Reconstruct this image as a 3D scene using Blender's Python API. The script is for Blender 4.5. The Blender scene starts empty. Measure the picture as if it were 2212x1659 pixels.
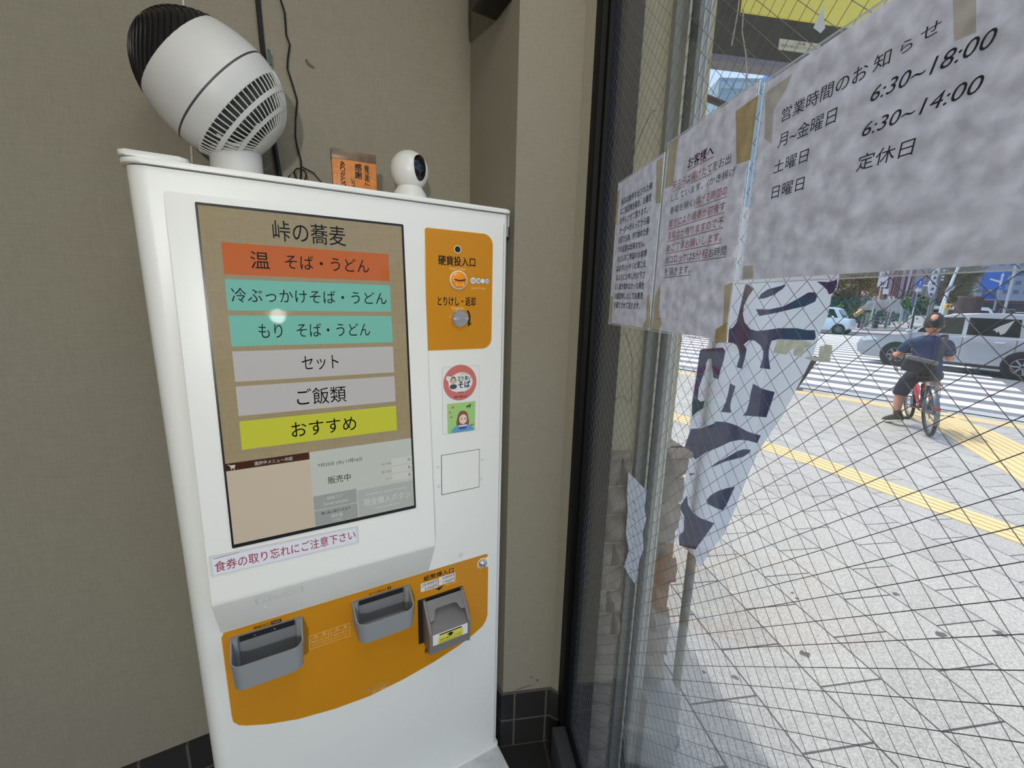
import bpy, bmesh, math, random
from mathutils import Vector as V, Matrix as M
from math import sin, cos, pi, radians, sqrt, tan, atan2
random.seed(7)
SC = bpy.context.scene
COL = SC.collection

# ---------------------------------------------------------------- camera
F_PX, W_PX, H_PX = 900.0, 2212, 1659
PITCH, ROLL, YAW = radians(11.45), radians(1.455), radians(9.0)
CAM_P = V((0, 0, 1.39))
_f = V((sin(YAW) * cos(PITCH), cos(YAW) * cos(PITCH), -sin(PITCH)))
_r0 = V((cos(YAW), -sin(YAW), 0))
_u0 = _r0.cross(_f)
_r = _r0 * cos(ROLL) + _u0 * sin(ROLL)
_u = -_r0 * sin(ROLL) + _u0 * cos(ROLL)
cd = bpy.data.cameras.new('camera')
cam = bpy.data.objects.new('camera', cd)
COL.objects.link(cam)
cd.sensor_fit = 'HORIZONTAL'; cd.sensor_width = 36.0
cd.lens = 36.0 * F_PX / W_PX
cd.clip_start = 0.02; cd.clip_end = 500
cam.matrix_world = M(((_r.x, _u.x, -_f.x, CAM_P.x), (_r.y, _u.y, -_f.y, CAM_P.y), (_r.z, _u.z, -_f.z, CAM_P.z), (0, 0, 0, 1)))
SC.camera = cam

# ---------------------------------------------------------------- world, sun, exposure
SC.view_settings.view_transform = 'Standard'
SC.view_settings.look = 'None'
SC.view_settings.gamma = 1.0
SC.view_settings.exposure = 0.0
SC.view_settings.use_curve_mapping = False
SUN_AZ = V((0.35, -0.94, 0)).normalized()      # the way the sunlight travels over the ground
SUN_ALT = radians(67)
world = bpy.data.worlds.new('sky'); SC.world = world; world.use_nodes = True
nt = world.node_tree; nt.nodes.clear()
sky = nt.nodes.new('ShaderNodeTexSky'); sky.sky_type = 'NISHITA'; sky.sun_disc = False
sky.sun_elevation = SUN_ALT; sky.sun_rotation = atan2(-SUN_AZ.x, -SUN_AZ.y)
sky.air_density = 1.0; sky.dust_density = 3.0; sky.ozone_density = 1.0
bgn = nt.nodes.new('ShaderNodeBackground'); bgn.inputs['Strength'].default_value = 0.28
wo = nt.nodes.new('ShaderNodeOutputWorld')
nt.links.new(sky.outputs[0], bgn.inputs[0]); nt.links.new(bgn.outputs[0], wo.inputs[0])
sl = bpy.data.lights.new('sun', 'SUN'); sl.energy = 2.0; sl.angle = radians(0.6); sl.color = (1.0, 0.96, 0.9)
so = bpy.data.objects.new('sun', sl); COL.objects.link(so)
_sd = V((SUN_AZ.x * cos(SUN_ALT), SUN_AZ.y * cos(SUN_ALT), -sin(SUN_ALT)))
so.rotation_euler = _sd.to_track_quat('-Z', 'Y').to_euler(); so.location = (0, 8, 14)
# fill lights added to brighten the room (fixtures are built further down)
CEIL_FILL = (0.14, -0.05, 2.57, 5.0)
PENDANT_FILL = (0.0, -1.9, 1.66, 101.0)
al = bpy.data.lights.new('ceiling_fill', 'AREA'); al.shape = 'RECTANGLE'; al.size = 0.28; al.size_y = 1.2
al.energy = CEIL_FILL[3]; al.color = (1.0, 0.98, 0.93)
ao = bpy.data.objects.new('ceiling_fill', al); COL.objects.link(ao); ao.location = (CEIL_FILL[0], CEIL_FILL[1], CEIL_FILL[2] - 0.03)
pl = bpy.data.lights.new('pendant_fill', 'POINT'); pl.energy = PENDANT_FILL[3]; pl.shadow_soft_size = 0.055; pl.color = (1.0, 0.98, 0.95)
po = bpy.data.objects.new('pendant_fill', pl); COL.objects.link(po); po.location = PENDANT_FILL[:3]

# ---------------------------------------------------------------- measuring: photo pixel -> point on a real plane
def ray(px, py):
    return (_r * ((px - 1106) / F_PX) + _u * ((829.5 - py) / F_PX) + _f)
def hit(px, py, p0, n):
    d = ray(px, py); n = V(n); p0 = V(p0)
    return CAM_P + d * ((p0 - CAM_P).dot(n) / d.dot(n))
def ground(px, py, z=-0.13): return hit(px, py, (0, 0, z), (0, 0, 1))
def far(px, py, d): return CAM_P + ray(px, py) * d       # d = distance along the view axis
def atX(px, py, x): return hit(px, py, (x, 0, 0), (1, 0, 0))
def atY(px, py, y): return hit(px, py, (0, y, 0), (0, 1, 0))

# ---------------------------------------------------------------- materials
def lin(c):
    return tuple(((x / 255.0) / 12.92 if x <= 10.3 else ((x / 255.0 + 0.055) / 1.055) ** 2.4) for x in c)
_mats = {}
def mat(name, c, rough=0.5, metal=0.0, spec=0.5, coat=0.0, emit=0.0, var=0.0, vscale=20.0, bump=0.0, bscale=60.0, stretch=(1, 1, 1), alpha=None):
    if name in _mats: return _mats[name]
    m = bpy.data.materials.new(name); m.use_nodes = True
    t = m.node_tree; b = t.nodes['Principled BSDF']
    c = lin(c)
    b.inputs['Base Color'].default_value = (*c, 1)
    b.inputs['Roughness'].default_value = rough; b.inputs['Metallic'].default_value = metal
    b.inputs['Specular IOR Level'].default_value = spec
    b.inputs['Coat Weight'].default_value = coat; b.inputs['Coat Roughness'].default_value = 0.03
    if emit:
        b.inputs['Emission Color'].default_value = (*c, 1); b.inputs['Emission Strength'].default_value = emit
        b.inputs['Base Color'].default_value = (c[0] * .15, c[1] * .15, c[2] * .15, 1)
    if var or bump:
        tc = t.nodes.new('ShaderNodeTexCoord'); mp = t.nodes.new('ShaderNodeMapping'); mp.inputs['Scale'].default_value = stretch
        t.links.new(tc.outputs['Object'], mp.inputs[0])
    if var:
        n = t.nodes.new('ShaderNodeTexNoise'); n.inputs['Scale'].default_value = vscale; n.inputs['Detail'].default_value = 5
        r = t.nodes.new('ShaderNodeMapRange'); r.inputs['From Min'].default_value = 0.3; r.inputs['From Max'].default_value = 0.7
        r.inputs['To Min'].default_value = 1 - var; r.inputs['To Max'].default_value = 1 + var
        mx = t.nodes.new('ShaderNodeVectorMath'); mx.operation = 'SCALE'; mx.inputs[0].default_value = c
        t.links.new(mp.outputs[0], n.inputs['Vector']); t.links.new(n.outputs['Fac'], r.inputs['Value']); t.links.new(r.outputs[0], mx.inputs['Scale'])
        t.links.new(mx.outputs[0], b.inputs['Emission Color' if emit else 'Base Color'])
    if bump:
        n = t.nodes.new('ShaderNodeTexNoise'); n.inputs['Scale'].default_value = bscale; n.inputs['Detail'].default_value = 4
        bp = t.nodes.new('ShaderNodeBump'); bp.inputs['Strength'].default_value = bump; bp.inputs['Distance'].default_value = 0.004
        t.links.new(mp.outputs[0], n.inputs['Vector']); t.links.new(n.outputs['Fac'], bp.inputs['Height']); t.links.new(bp.outputs[0], b.inputs['Normal'])
    _mats[name] = m
    return m

def weave(name, c, var, scale, bump=0.0, emit=0.0, rough=0.8, swap=(0, 2)):
    """linen: two crossed, stretched noises (wallpaper, screen background)"""
    m = mat(name, c, rough=rough, spec=0.3, emit=emit); t = m.node_tree; b = t.nodes['Principled BSDF']; c = lin(c)
    tc = t.nodes.new('ShaderNodeTexCoord'); outs = []
    for k in (0, 1):
        mp = t.nodes.new('ShaderNodeMapping')
        s = [1.0, 1.0, 1.0]; s[swap[k]] = 0.06; mp.inputs['Scale'].default_value = s
        n = t.nodes.new('ShaderNodeTexNoise'); n.inputs['Scale'].default_value = scale; n.inputs['Detail'].default_value = 4
        t.links.new(tc.outputs['Object'], mp.inputs[0]); t.links.new(mp.outputs[0], n.inputs['Vector']); outs.append(n)
    a = t.nodes.new('ShaderNodeMath'); a.operation = 'ADD'
    t.links.new(outs[0].outputs['Fac'], a.inputs[0]); t.links.new(outs[1].outputs['Fac'], a.inputs[1])
    r = t.nodes.new('ShaderNodeMapRange'); r.inputs['From Min'].default_value = 0.7; r.inputs['From Max'].default_value = 1.3
    r.inputs['To Min'].default_value = 1 - var; r.inputs['To Max'].default_value = 1 + var
    mx = t.nodes.new('ShaderNodeVectorMath'); mx.operation = 'SCALE'; mx.inputs[0].default_value = c
    t.links.new(a.outputs[0], r.inputs['Value']); t.links.new(r.outputs[0], mx.inputs['Scale'])
    t.links.new(mx.outputs[0], b.inputs['Emission Color' if emit else 'Base Color'])
    if bump:
        bp = t.nodes.new('ShaderNodeBump'); bp.inputs['Strength'].default_value = bump; bp.inputs['Distance'].default_value = 0.002
        t.links.new(a.outputs[0], bp.inputs['Height']); t.links.new(bp.outputs[0], b.inputs['Normal'])
    return m

def glassy(name, tint=(1, 1, 1), ior=1.5, dust=0.0, rough=0.0):
    """thin clear sheet: straight-through transparency plus a true mirror reflection"""
    m = bpy.data.materials.new(name); m.use_nodes = True; t = m.node_tree; t.nodes.clear()
    o = t.nodes.new('ShaderNodeOutputMaterial'); tr = t.nodes.new('ShaderNodeBsdfTransparent'); gl = t.nodes.new('ShaderNodeBsdfGlossy')
    tr.inputs[0].default_value = (*tint, 1); gl.inputs['Roughness'].default_value = rough
    fr = t.nodes.new('ShaderNodeFresnel'); ge = t.nodes.new('ShaderNodeNewGeometry'); io = t.nodes.new('ShaderNodeMapRange')
    io.inputs['To Min'].default_value = ior; io.inputs['To Max'].default_value = 1.0 / ior     # both faces of a thin sheet mirror alike
    t.links.new(ge.outputs['Backfacing'], io.inputs['Value']); t.links.new(io.outputs[0], fr.inputs['IOR'])
    mx = t.nodes.new('ShaderNodeMixShader')
    t.links.new(fr.outputs[0], mx.inputs[0]); t.links.new(tr.outputs[0], mx.inputs[1]); t.links.new(gl.outputs[0], mx.inputs[2])
    last = mx
    if dust:
        tl = t.nodes.new('ShaderNodeBsdfTranslucent'); tl.inputs[0].default_value = (.8, .82, .85, 1)
        m2 = t.nodes.new('ShaderNodeMixShader')
        tc = t.nodes.new('ShaderNodeTexCoord'); n = t.nodes.new('ShaderNodeTexNoise'); n.inputs['Scale'].default_value = 3.0; n.inputs['Detail'].default_value = 6
        r = t.nodes.new('ShaderNodeMapRange'); r.inputs['To Min'].default_value = dust * .5; r.inputs['To Max'].default_value = dust * 1.5
        t.links.new(tc.outputs['Object'], n.inputs['Vector']); t.links.new(n.outputs['Fac'], r.inputs['Value']); t.links.new(r.outputs[0], m2.inputs[0])
        t.links.new(mx.outputs[0], m2.inputs[1]); t.links.new(tl.outputs[0], m2.inputs[2]); last = m2
    t.links.new(last.outputs[0], o.inputs[0])
    return m

def translucent(m, c, k):
    t = m.node_tree; b = t.nodes['Principled BSDF']; tl = t.nodes.new('ShaderNodeBsdfTranslucent'); tl.inputs[0].default_value = (*lin(c), 1)
    if b.inputs['Base Color'].is_linked: t.links.new(b.inputs['Base Color'].links[0].from_socket, tl.inputs[0])
    mx = t.nodes.new('ShaderNodeMixShader'); mx.inputs[0].default_value = k; o = t.nodes['Material Output']
    t.links.new(b.outputs[0], mx.inputs[1]); t.links.new(tl.outputs[0], mx.inputs[2]); t.links.new(mx.outputs[0], o.inputs[0])

def see_through(m, tint, k):
    """tape film: mostly clear, tinted"""
    t = m.node_tree; b = t.nodes['Principled BSDF']; tr = t.nodes.new('ShaderNodeBsdfTransparent'); tr.inputs[0].default_value = (*tint, 1)
    mx = t.nodes.new('ShaderNodeMixShader'); mx.inputs[0].default_value = k; o = t.nodes['Material Output']
    t.links.new(b.outputs[0], mx.inputs[1]); t.links.new(tr.outputs[0], mx.inputs[2]); t.links.new(mx.outputs[0], o.inputs[0])

def brick_mat(name, c1, c2, cm, bw, rh, mort, rot=0.0, axes='XY', rough=0.7, speck=0.0, spscale=250.0, offset=0.5, sq=1.0):
    m = mat(name, (128, 128, 128), rough=rough); t = m.node_tree; b = t.nodes['Principled BSDF']
    tc = t.nodes.new('ShaderNodeTexCoord'); mp = t.nodes.new('ShaderNodeMapping')
    if axes == 'XY': mp.inputs['Rotation'].default_value = (0, 0, rot)
    br = t.nodes.new('ShaderNodeTexBrick'); br.inputs['Scale'].default_value = 1.0
    br.inputs['Brick Width'].default_value = bw; br.inputs['Row Height'].default_value = rh; br.inputs['Mortar Size'].default_value = mort
    br.inputs['Mortar Smooth'].default_value = 0.1; br.inputs['Bias'].default_value = 0.0; br.offset = offset
    br.inputs['Color1'].default_value = (*lin(c1), 1); br.inputs['Color2'].default_value = (*lin(c2), 1); br.inputs['Mortar'].default_value = (*lin(cm), 1)
    t.links.new(tc.outputs['Object'], mp.inputs[0])
    src = mp.outputs[0]
    if axes == 'XZ':
        sx = t.nodes.new('ShaderNodeSeparateXYZ'); cx = t.nodes.new('ShaderNodeCombineXYZ')
        t.links.new(src, sx.inputs[0]); t.links.new(sx.outputs[0], cx.inputs[0]); t.links.new(sx.outputs[2], cx.inputs[1]); src = cx.outputs[0]
    t.links.new(src, br.inputs['Vector'])
    out = br.outputs['Color']
    if speck:
        n = t.nodes.new('ShaderNodeTexNoise'); n.inputs['Scale'].default_value = spscale; n.inputs['Detail'].default_value = 3
        n2 = t.nodes.new('ShaderNodeTexNoise'); n2.inputs['Scale'].default_value = 1.7; n2.inputs['Detail'].default_value = 5
        a = t.nodes.new('ShaderNodeMath'); a.operation = 'ADD'
        r = t.nodes.new('ShaderNodeMapRange'); r.inputs['From Min'].default_value = 0.35; r.inputs['From Max'].default_value = 0.65
        r.inputs['To Min'].default_value = 1 - speck; r.inputs['To Max'].default_value = 1 + speck
        r2 = t.nodes.new('ShaderNodeMapRange'); r2.inputs['To Min'].default_value = -0.09; r2.inputs['To Max'].default_value = 0.09
        mx = t.nodes.new('ShaderNodeVectorMath'); mx.operation = 'SCALE'
        t.links.new(tc.outputs['Object'], n.inputs['Vector']); t.links.new(tc.outputs['Object'], n2.inputs['Vector'])
        t.links.new(n.outputs['Fac'], r.inputs['Value']); t.links.new(n2.outputs['Fac'], r2.inputs['Value'])
        t.links.new(r.outputs[0], a.inputs[0]); t.links.new(r2.outputs[0], a.inputs[1])
        t.links.new(out, mx.inputs[0]); t.links.new(a.outputs[0], mx.inputs['Scale']); out = mx.outputs[0]
    t.links.new(out, b.inputs['Base Color'])
    bp = t.nodes.new('ShaderNodeBump'); bp.inputs['Strength'].default_value = 0.3; bp.inputs['Distance'].default_value = 0.003; bp.invert = True
    t.links.new(br.outputs['Fac'], bp.inputs['Height']); t.links.new(bp.outputs[0], b.inputs['Normal'])
    return m

# ---------------------------------------------------------------- mesh building
def frame(o, x, y, z=None):
    x = V(x).normalized(); y = V(y).normalized(); z = V(z) if z is not None else x.cross(y)
    return M(((x.x, y.x, z.x, o[0]), (x.y, y.y, z.y, o[1]), (x.z, y.z, z.z, o[2]), (0, 0, 0, 1)))
class MB:
    def __init__(s): s.bm = bmesh.new()
    def _add(s, verts, faces, X=None):
        vs = [s.bm.verts.new((X @ V(v)) if X is not None else V(v)) for v in verts]
        out = []
        for f in faces:
            try: out.append(s.bm.faces.new([vs[i] for i in f]))
            except ValueError: pass
        return vs, out
    def box(s, c, d, X=None, bev=0.0, rot=None, seg=2):
        c = V(c); a = V(d) / 2
        R = rot if rot is not None else M.Identity(4)
        vs = []
        for sx in (-1, 1):
            for sy in (-1, 1):
                for sz in (-1, 1):
                    p = c + (R @ V((sx * a.x, sy * a.y, sz * a.z))).to_3d()
                    vs.append(p)
        fc = [(0, 1, 3, 2), (4, 6, 7, 5), (0, 4, 5, 1), (2, 3, 7, 6), (0, 2, 6, 4), (1, 5, 7, 3)]
        v, f = s._add(vs, fc, X)
        if bev:
            es = list({e for q in f for e in q.edges})
            bmesh.ops.bevel(s.bm, geom=es, offset=bev, segments=seg, profile=0.5, affect='EDGES')
        return s
    def prism(s, poly, z0, z1, X=None, bev=0.0, seg=2):
        """poly in the local xy plane, extruded z0..z1"""
        n = len(poly)
        vs = [(p[0], p[1], z0) for p in poly] + [(p[0], p[1], z1) for p in poly]
        fc = [tuple(range(n))[::-1], tuple(range(n, 2 * n))] + [(i, (i + 1) % n, n + (i + 1) % n, n + i) for i in range(n)]
        v, f = s._add(vs, fc, X)
        if bev:
            es = list({e for q in f[:2] for e in q.edges})
            bmesh.ops.bevel(s.bm, geom=es, offset=bev, segments=seg, profile=0.5, affect='EDGES')
        return s
    def sheet(s, poly, z=0.0, X=None):
        s._add([(p[0], p[1], z) for p in poly], [tuple(range(len(poly)))], X); return s
    def tube(s, pts, r, seg=8, X=None, cap=True, sx=1.0):
        pts = [V(p) for p in pts]; n = len(pts)
        rr = r if isinstance(r, (list, tuple)) else [r] * n
        rings = []; up = None
        for i, p in enumerate(pts):
            d = (pts[min(i + 1, n - 1)] - pts[max(i - 1, 0)])
            if d.length < 1e-9: d = V((0, 0, 1))
            d.normalize()
            if up is None:
                up = V((0, 0, 1)) if abs(d.z) < 0.9 else V((1, 0, 0))
            a = d.cross(up).normalized(); b = a.cross(d).normalized(); up = b
            rings.append([p + a * (cos(2 * pi * k / seg) * rr[i] * sx) + b * (sin(2 * pi * k / seg) * rr[i]) for k in range(seg)])
        vs = [q for R in rings for q in R]; fc = []
        for i in range(n - 1):
            for k in range(seg):
                k2 = (k + 1) % seg
                fc.append((i * seg + k, i * seg + k2, (i + 1) * seg + k2, (i + 1) * seg + k))
        if cap: fc += [tuple(range(seg))[::-1], tuple(range((n - 1) * seg, n * seg))]
        s._add(vs, fc, X); return s
    def cyl(s, p0, p1, r, r1=None, seg=20, X=None): return s.tube([p0, p1], [r, r if r1 is None else r1], seg, X)
    def lathe(s, prof, X=None, seg=32, closed_ends=True, a0=0.0, a1=2 * pi):
        """prof: (radius, height) pairs turned about local z"""
        vs = []; fc = []; n = len(prof); full = abs(a1 - a0 - 2 * pi) < 1e-6; cnt = seg if full else seg + 1
        for k in range(cnt):
            a = a0 + (a1 - a0) * k / seg
            for r, h in prof: vs.append((max(r, 1e-5) * cos(a), max(r, 1e-5) * sin(a), h))
        for k in range(seg):
            k2 = (k + 1) % cnt
            for i in range(n - 1): fc.append((k * n + i, k2 * n + i, k2 * n + i + 1, k * n + i + 1))
        s._add(vs, fc, X); return s
    def ball(s, c, r, X=None, u=24, v=14, rot=None):
        r = (r, r, r) if not isinstance(r, (list, tuple, V)) else r
        prof = [(cos(-pi / 2 + pi * i / v), sin(-pi / 2 + pi * i / v)) for i in range(v + 1)]
        T = M.Translation(V(c)) @ (rot if rot is not None else M.Identity(4)) @ M.Diagonal((r[0], r[1], r[2], 1))
        return s.lathe(prof, (X @ T) if X is not None else T, u)
    def grid(s, fn, nu, nv, X=None):
        vs = [fn(i / nu, j / nv) for i in range(nu + 1) for j in range(nv + 1)]
        fc = [(i * (nv + 1) + j, (i + 1) * (nv + 1) + j, (i + 1) * (nv + 1) + j + 1, i * (nv + 1) + j + 1) for i in range(nu) for j in range(nv)]
        s._add(vs, fc, X); return s
    def done(s, name, m, parent=None, X=None, smooth=0.6, weld=True, **tags):
        if weld: bmesh.ops.remove_doubles(s.bm, verts=s.bm.verts, dist=1e-6)
        bmesh.ops.recalc_face_normals(s.bm, faces=s.bm.faces)
        me = bpy.data.meshes.new(name); s.bm.to_mesh(me); s.bm.free()
        for q in (m if isinstance(m, (list, tuple)) else [m]): me.materials.append(q)
        if smooth:
            for p in me.polygons: p.use_smooth = True
            me.set_sharp_from_angle(angle=smooth)
        o = bpy.data.objects.new(name, me); COL.objects.link(o)
        if parent is not None: o.parent = parent
        if X is not None: o.matrix_local = X
        for k, v in tags.items(): o[k] = v
        return o
def thing(name, label, cat, X, group=None):
    o = bpy.data.objects.new(name, None); COL.objects.link(o); o.matrix_world = X; o.empty_display_size = 0.05
    o['label'] = label; o['category'] = cat
    if group: o['group'] = group
    return o
def tag(o, label, cat, group=None):
    o['label'] = label; o['category'] = cat
    if group: o['group'] = group
    return o
def struct(o): o['kind'] = 'structure'; return o
def rrect(x0, y0, x1, y1, r, n=5):
    r = r if isinstance(r, (list, tuple)) else [r] * 4        # bl, br, tr, tl
    out = []
    for (cx, cy, a0, q) in ((x0, y0, pi, r[0]), (x1, y0, 1.5 * pi, r[1]), (x1, y1, 0, r[2]), (x0, y1, .5 * pi, r[3])):
        ox = cx + (q if cx == x0 else -q); oy = cy + (q if cy == y0 else -q)
        if q < 1e-6: out.append((cx, cy)); continue
        for k in range(n + 1):
            a = a0 + .5 * pi * k / n
            out.append((ox + q * cos(a), oy + q * sin(a)))
    return out
def disc(cx, cy, r, n=28, ry=None): return [(cx + r * cos(2 * pi * k / n), cy + (ry or r) * sin(2 * pi * k / n)) for k in range(n)]
def smoothpoly(pts, n=4):
    """closed Catmull-Rom through the points"""
    out = []; N = len(pts)
    for i in range(N):
        p0, p1, p2, p3 = [V((*pts[(i + k) % N], 0)) for k in (-1, 0, 1, 2)]
        for k in range(n):
            t = k / n
            q = .5 * ((2 * p1) + (p2 - p0) * t + (2 * p0 - 5 * p1 + 4 * p2 - p3) * t * t + (3 * p1 - p0 - 3 * p2 + p3) * t ** 3)
            out.append((q.x, q.y))
    return out
_VL = bpy.context.view_layer
def glyphs(s, thin=0.0, shear=0.0):
    c = bpy.data.curves.new('lettering', 'FONT'); c.body = s; c.resolution_u = 3; c.shear = shear
    o = bpy.data.objects.new('lettering', c); COL.objects.link(o); _VL.update()
    me = bpy.data.meshes.new_from_object(o.evaluated_get(bpy.context.evaluated_depsgraph_get()))
    bpy.data.objects.remove(o); bpy.data.curves.remove(c)
    return me
def letters(items, m, parent, X, z=0.0, name='lettering', **tags):
    """items: (text, x0, y0, x1, y1[, thin, shear]) fitted into boxes in the local xy plane, one mesh"""
    out = []; bm = None
    def flush():
        if bm is None: return
        me = bpy.data.meshes.new(name); bm.to_mesh(me); bm.free(); me.materials.append(m)
        o = bpy.data.objects.new(name, me); COL.objects.link(o)
        if parent is not None: o.parent = parent
        o.matrix_local = X
        for k, v in tags.items(): o[k] = v
        out.append(o)
    for it in items:
        s, x0, y0, x1, y1 = it[:5]
        if s is None:                                            # an underline belongs to the words above it
            vs = [bm.verts.new(p) for p in ((x0, y0, z), (x1, y0, z), (x1, y1, z), (x0, y1, z))]; bm.faces.new(vs); continue
        flush(); bm = bmesh.new()
        me = glyphs(s, *(it[5:] or (0.0,)))
        xs = [v.co.x for v in me.vertices]; ys = [v.co.y for v in me.vertices]
        ax, bx, ay, by = min(xs), max(xs), min(ys), max(ys)
        kx = (x1 - x0) / max(bx - ax, 1e-6); ky = (y1 - y0) / max(by - ay, 1e-6)
        for v in me.vertices: v.co = ((v.co.x - ax) * kx + x0, (v.co.y - ay) * ky + y0, z)
        bm.from_mesh(me)
        bold = it[5] if len(it) > 5 else 0
        if bold > 0:                                             # heavier type: the same strokes laid again a hair to each side
            em = y1 - y0
            for dx, dy in ((bold, 0), (-bold, 0), (0, bold), (0, -bold)):
                for v in me.vertices: v.co = (v.co.x + dx * em, v.co.y + dy * em, z)
                bm.from_mesh(me)
                for v in me.vertices: v.co = (v.co.x - dx * em, v.co.y - dy * em, z)
        bpy.data.meshes.remove(me)
    flush()
    return out

# ================================================================ THE SHOP: room shell
MACH_N = V((0.348572, -0.937282, 0)); MACH_R = V((0.937282, 0.348572, 0))
MACH_O = MACH_R * -0.197 - MACH_N * 0.93
MX = frame(MACH_O, MACH_R, -MACH_N)                  # ticket machine frame: x right, y into the wall, z up
MXI = MX.inverted()
def mpt(x, y, z): return MX @ V((x, y, z))
wallpaper = weave('wallpaper_linen', (142, 136, 119), 0.09, 620, bump=0.35)
tile_black = brick_mat('black_tile', (38, 37, 36), (44, 43, 42), (88, 86, 82), 0.10, 0.10, 0.003, axes='XZ', rough=0.35, offset=0.0)
floor_tile = brick_mat('dark_floor_tile', (30, 29, 28), (36, 35, 34), (52, 50, 48), 0.30, 0.30, 0.004, rough=0.45, offset=0.0)
white_ceil = mat('ceiling_white', (200, 197, 190), rough=0.9)
black_alu = mat('black_aluminium', (12, 12, 12), rough=0.6, spec=0.2)
dark_granite = mat('dark_granite', (62, 64, 66), rough=0.5, var=0.25, vscale=400)

w = MB().box((-1.25, 0.33, 1.3), (4.3, 0.10, 2.6)).done('wall_back', wallpaper, X=MX, smooth=0); struct(w)
PA = mpt(0.72, 0.006, 0); PF = mpt(0.72, 0.38, 0)
w = MB().prism([(PA.x, PA.y), (0.315, 1.06), (0.337, 1.04), (0.345, 1.04), (0.345, 1.6), (PF.x, PF.y)], 0, 2.6).done('wall_right', wallpaper, smooth=0); struct(w)
w = MB().box((-3.55, -1.65, 1.3), (0.10, 2.7, 2.6)).done('wall_left', wallpaper, smooth=0); struct(w)
w = MB().box((-2.55, -3.05, 1.3), (2.0, 0.10, 2.6)).box((-0.6, -3.05, 2.4), (1.9, 0.1, 0.4)).done('wall_front', wallpaper, smooth=0); struct(w)
fl = MB().prism([(-3.7, -3.1), (0.36, -3.1), (0.36, 1.6), (-1, 1.6), (-3.7, 0.4)], -0.13, 0.0).done('floor', floor_tile, smooth=0); struct(fl)
ce = MB().prism([(-3.9, -3.1), (0.36, -3.1), (0.36, 1.6), (-1, 1.6), (-3.9, 0.4)], 2.6, 2.7).done('ceiling', white_ceil, smooth=0); struct(ce)
b = MB().box((-1.55, 0.274, 0.0985), (3.2, 0.012, 0.197)).done('baseboard_back', tile_black, X=MX, smooth=0); struct(b)
b = MB().prism([(PA.x - 0.006, 1.053), (0.3125, 1.053), (0.333, 1.034), (0.344, 1.034), (0.344, 1.07), (PA.x, 1.07)], 0, 0.2).done('baseboard_right', tile_black, smooth=0); struct(b)
b = MB().box((0.7155, 0.14, 0.1), (0.009, 0.265, 0.2)).done('baseboard_alcove', tile_black, X=MX, smooth=0); struct(b)
caulk = mat('caulk_white', (205, 200, 188), rough=0.6)
MB().tube([(0.082, 0.279, 2.6), (0.078, 0.279, 1.98), (0.061, 0.279, 1.67), (0.05, 0.279, 1.3), (0.05, 0.279, 0.21)], 0.0022, 6).done('trim_1', caulk, X=MX)['kind'] = 'structure'
# two scuffs on the wallpaper
scuff = mat('scuff_grey', (96, 90, 76), rough=0.9)
MB().sheet(smoothpoly([(0.300, 1.925), (0.304, 1.931), (0.309, 1.924), (0.320, 1.918), (0.316, 1.914), (0.306, 1.917)]), 0,
           frame((0, 0.2792, 0), (1, 0, 0), (0, 0, 1))).done('wall_scuff', scuff, parent=w and bpy.data.objects['wall_back'], smooth=0)
MB().sheet([(0.20, 0.205), (0.215, 0.204), (0.255, 0.214), (0.262, 0.213), (0.25, 0.216), (0.22, 0.209)], 0, frame((0, 1.0592, 0), (1, 0, 0), (0, 0, 1))).sheet(
    [(0.265, 0.232), (0.275, 0.225), (0.277, 0.231), (0.268, 0.236)], 0, frame((0, 1.0592, 0), (1, 0, 0), (0, 0, 1))).sheet(
    [(0.246, 0.247), (0.256, 0.240), (0.257, 0.242), (0.248, 0.249)], 0, frame((0, 1.0592, 0), (1, 0, 0), (0, 0, 1))).done('wall_scuff', scuff, parent=bpy.data.objects['wall_right'], smooth=0)

# ---------------------------------------------------------------- the wired-glass window
glass_wall = glassy('window_glass', (0.97, 0.985, 0.98), 1.5, dust=0.016)
clear_film = glassy('clear_film', (0.98, 0.98, 0.98), 1.45, dust=0.10, rough=0.03)
wn = bpy.data.objects.new('window_1', None); COL.objects.link(wn); struct(wn); wn.location = (0.36, 0, 0)
def inwin(mb, name, m, smooth=0.6, **t):
    o = mb.done(name, m, smooth=smooth, **t); o.parent = wn; o.location = (-0.36, 0, 0); return o
inwin(MB().box((0.3575, 1.021, 1.36), (0.045, 0.044, 2.48), bev=0.002).box((0.36, 0.9905, 1.36), (0.026, 0.017, 2.48), bev=0.002), 'window_frame', black_alu)
inwin(MB().box((0.405, 1.022, 1.3), (0.05, 0.055, 2.86), bev=0.002), 'outer_frame', black_alu)
inwin(MB().box((0.345, -1.0, 0.055), (0.075, 4.0, 0.13), bev=0.004), 'window_sill', dark_granite)
inwin(MB().box((0.36, -1.0, 0.1235), (0.024, 3.97, 0.012), bev=0.001), 'glazing_bead', black_alu)
inwin(MB().box((0.36, -1.0, 2.58), (0.05, 4.0, 0.05), bev=0.002), 'head_rail', black_alu)
inwin(MB().box((0.36, -0.9985, 1.345), (0.006, 3.965, 2.43)), 'window_pane', glass_wall, smooth=0)
wires = MB(); R2 = sqrt(2)
Y0, Y1, Z0, Z1 = -0.5, 0.98, 0.13, 2.5
for fam in (1, -1):
    base = 0.9653 * R2 if fam == 1 else 0.7492 * R2       # y+z  or  z-y
    for k in range(-110, 111):
        c = base + 0.01918 * R2 * k
        ps = []
        for y in (Y0, Y1):
            z = c - y if fam == 1 else c + y
            if Z0 <= z <= Z1: ps.append((0.36, y, z))
        for z in (Z0, Z1):
            y = c - z if fam == 1 else z - c
            if Y0 < y < Y1: ps.append((0.36, y, z))
        if len(ps) >= 2: wires.tube(ps[:2], 0.00036, 4, cap=False)
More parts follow.
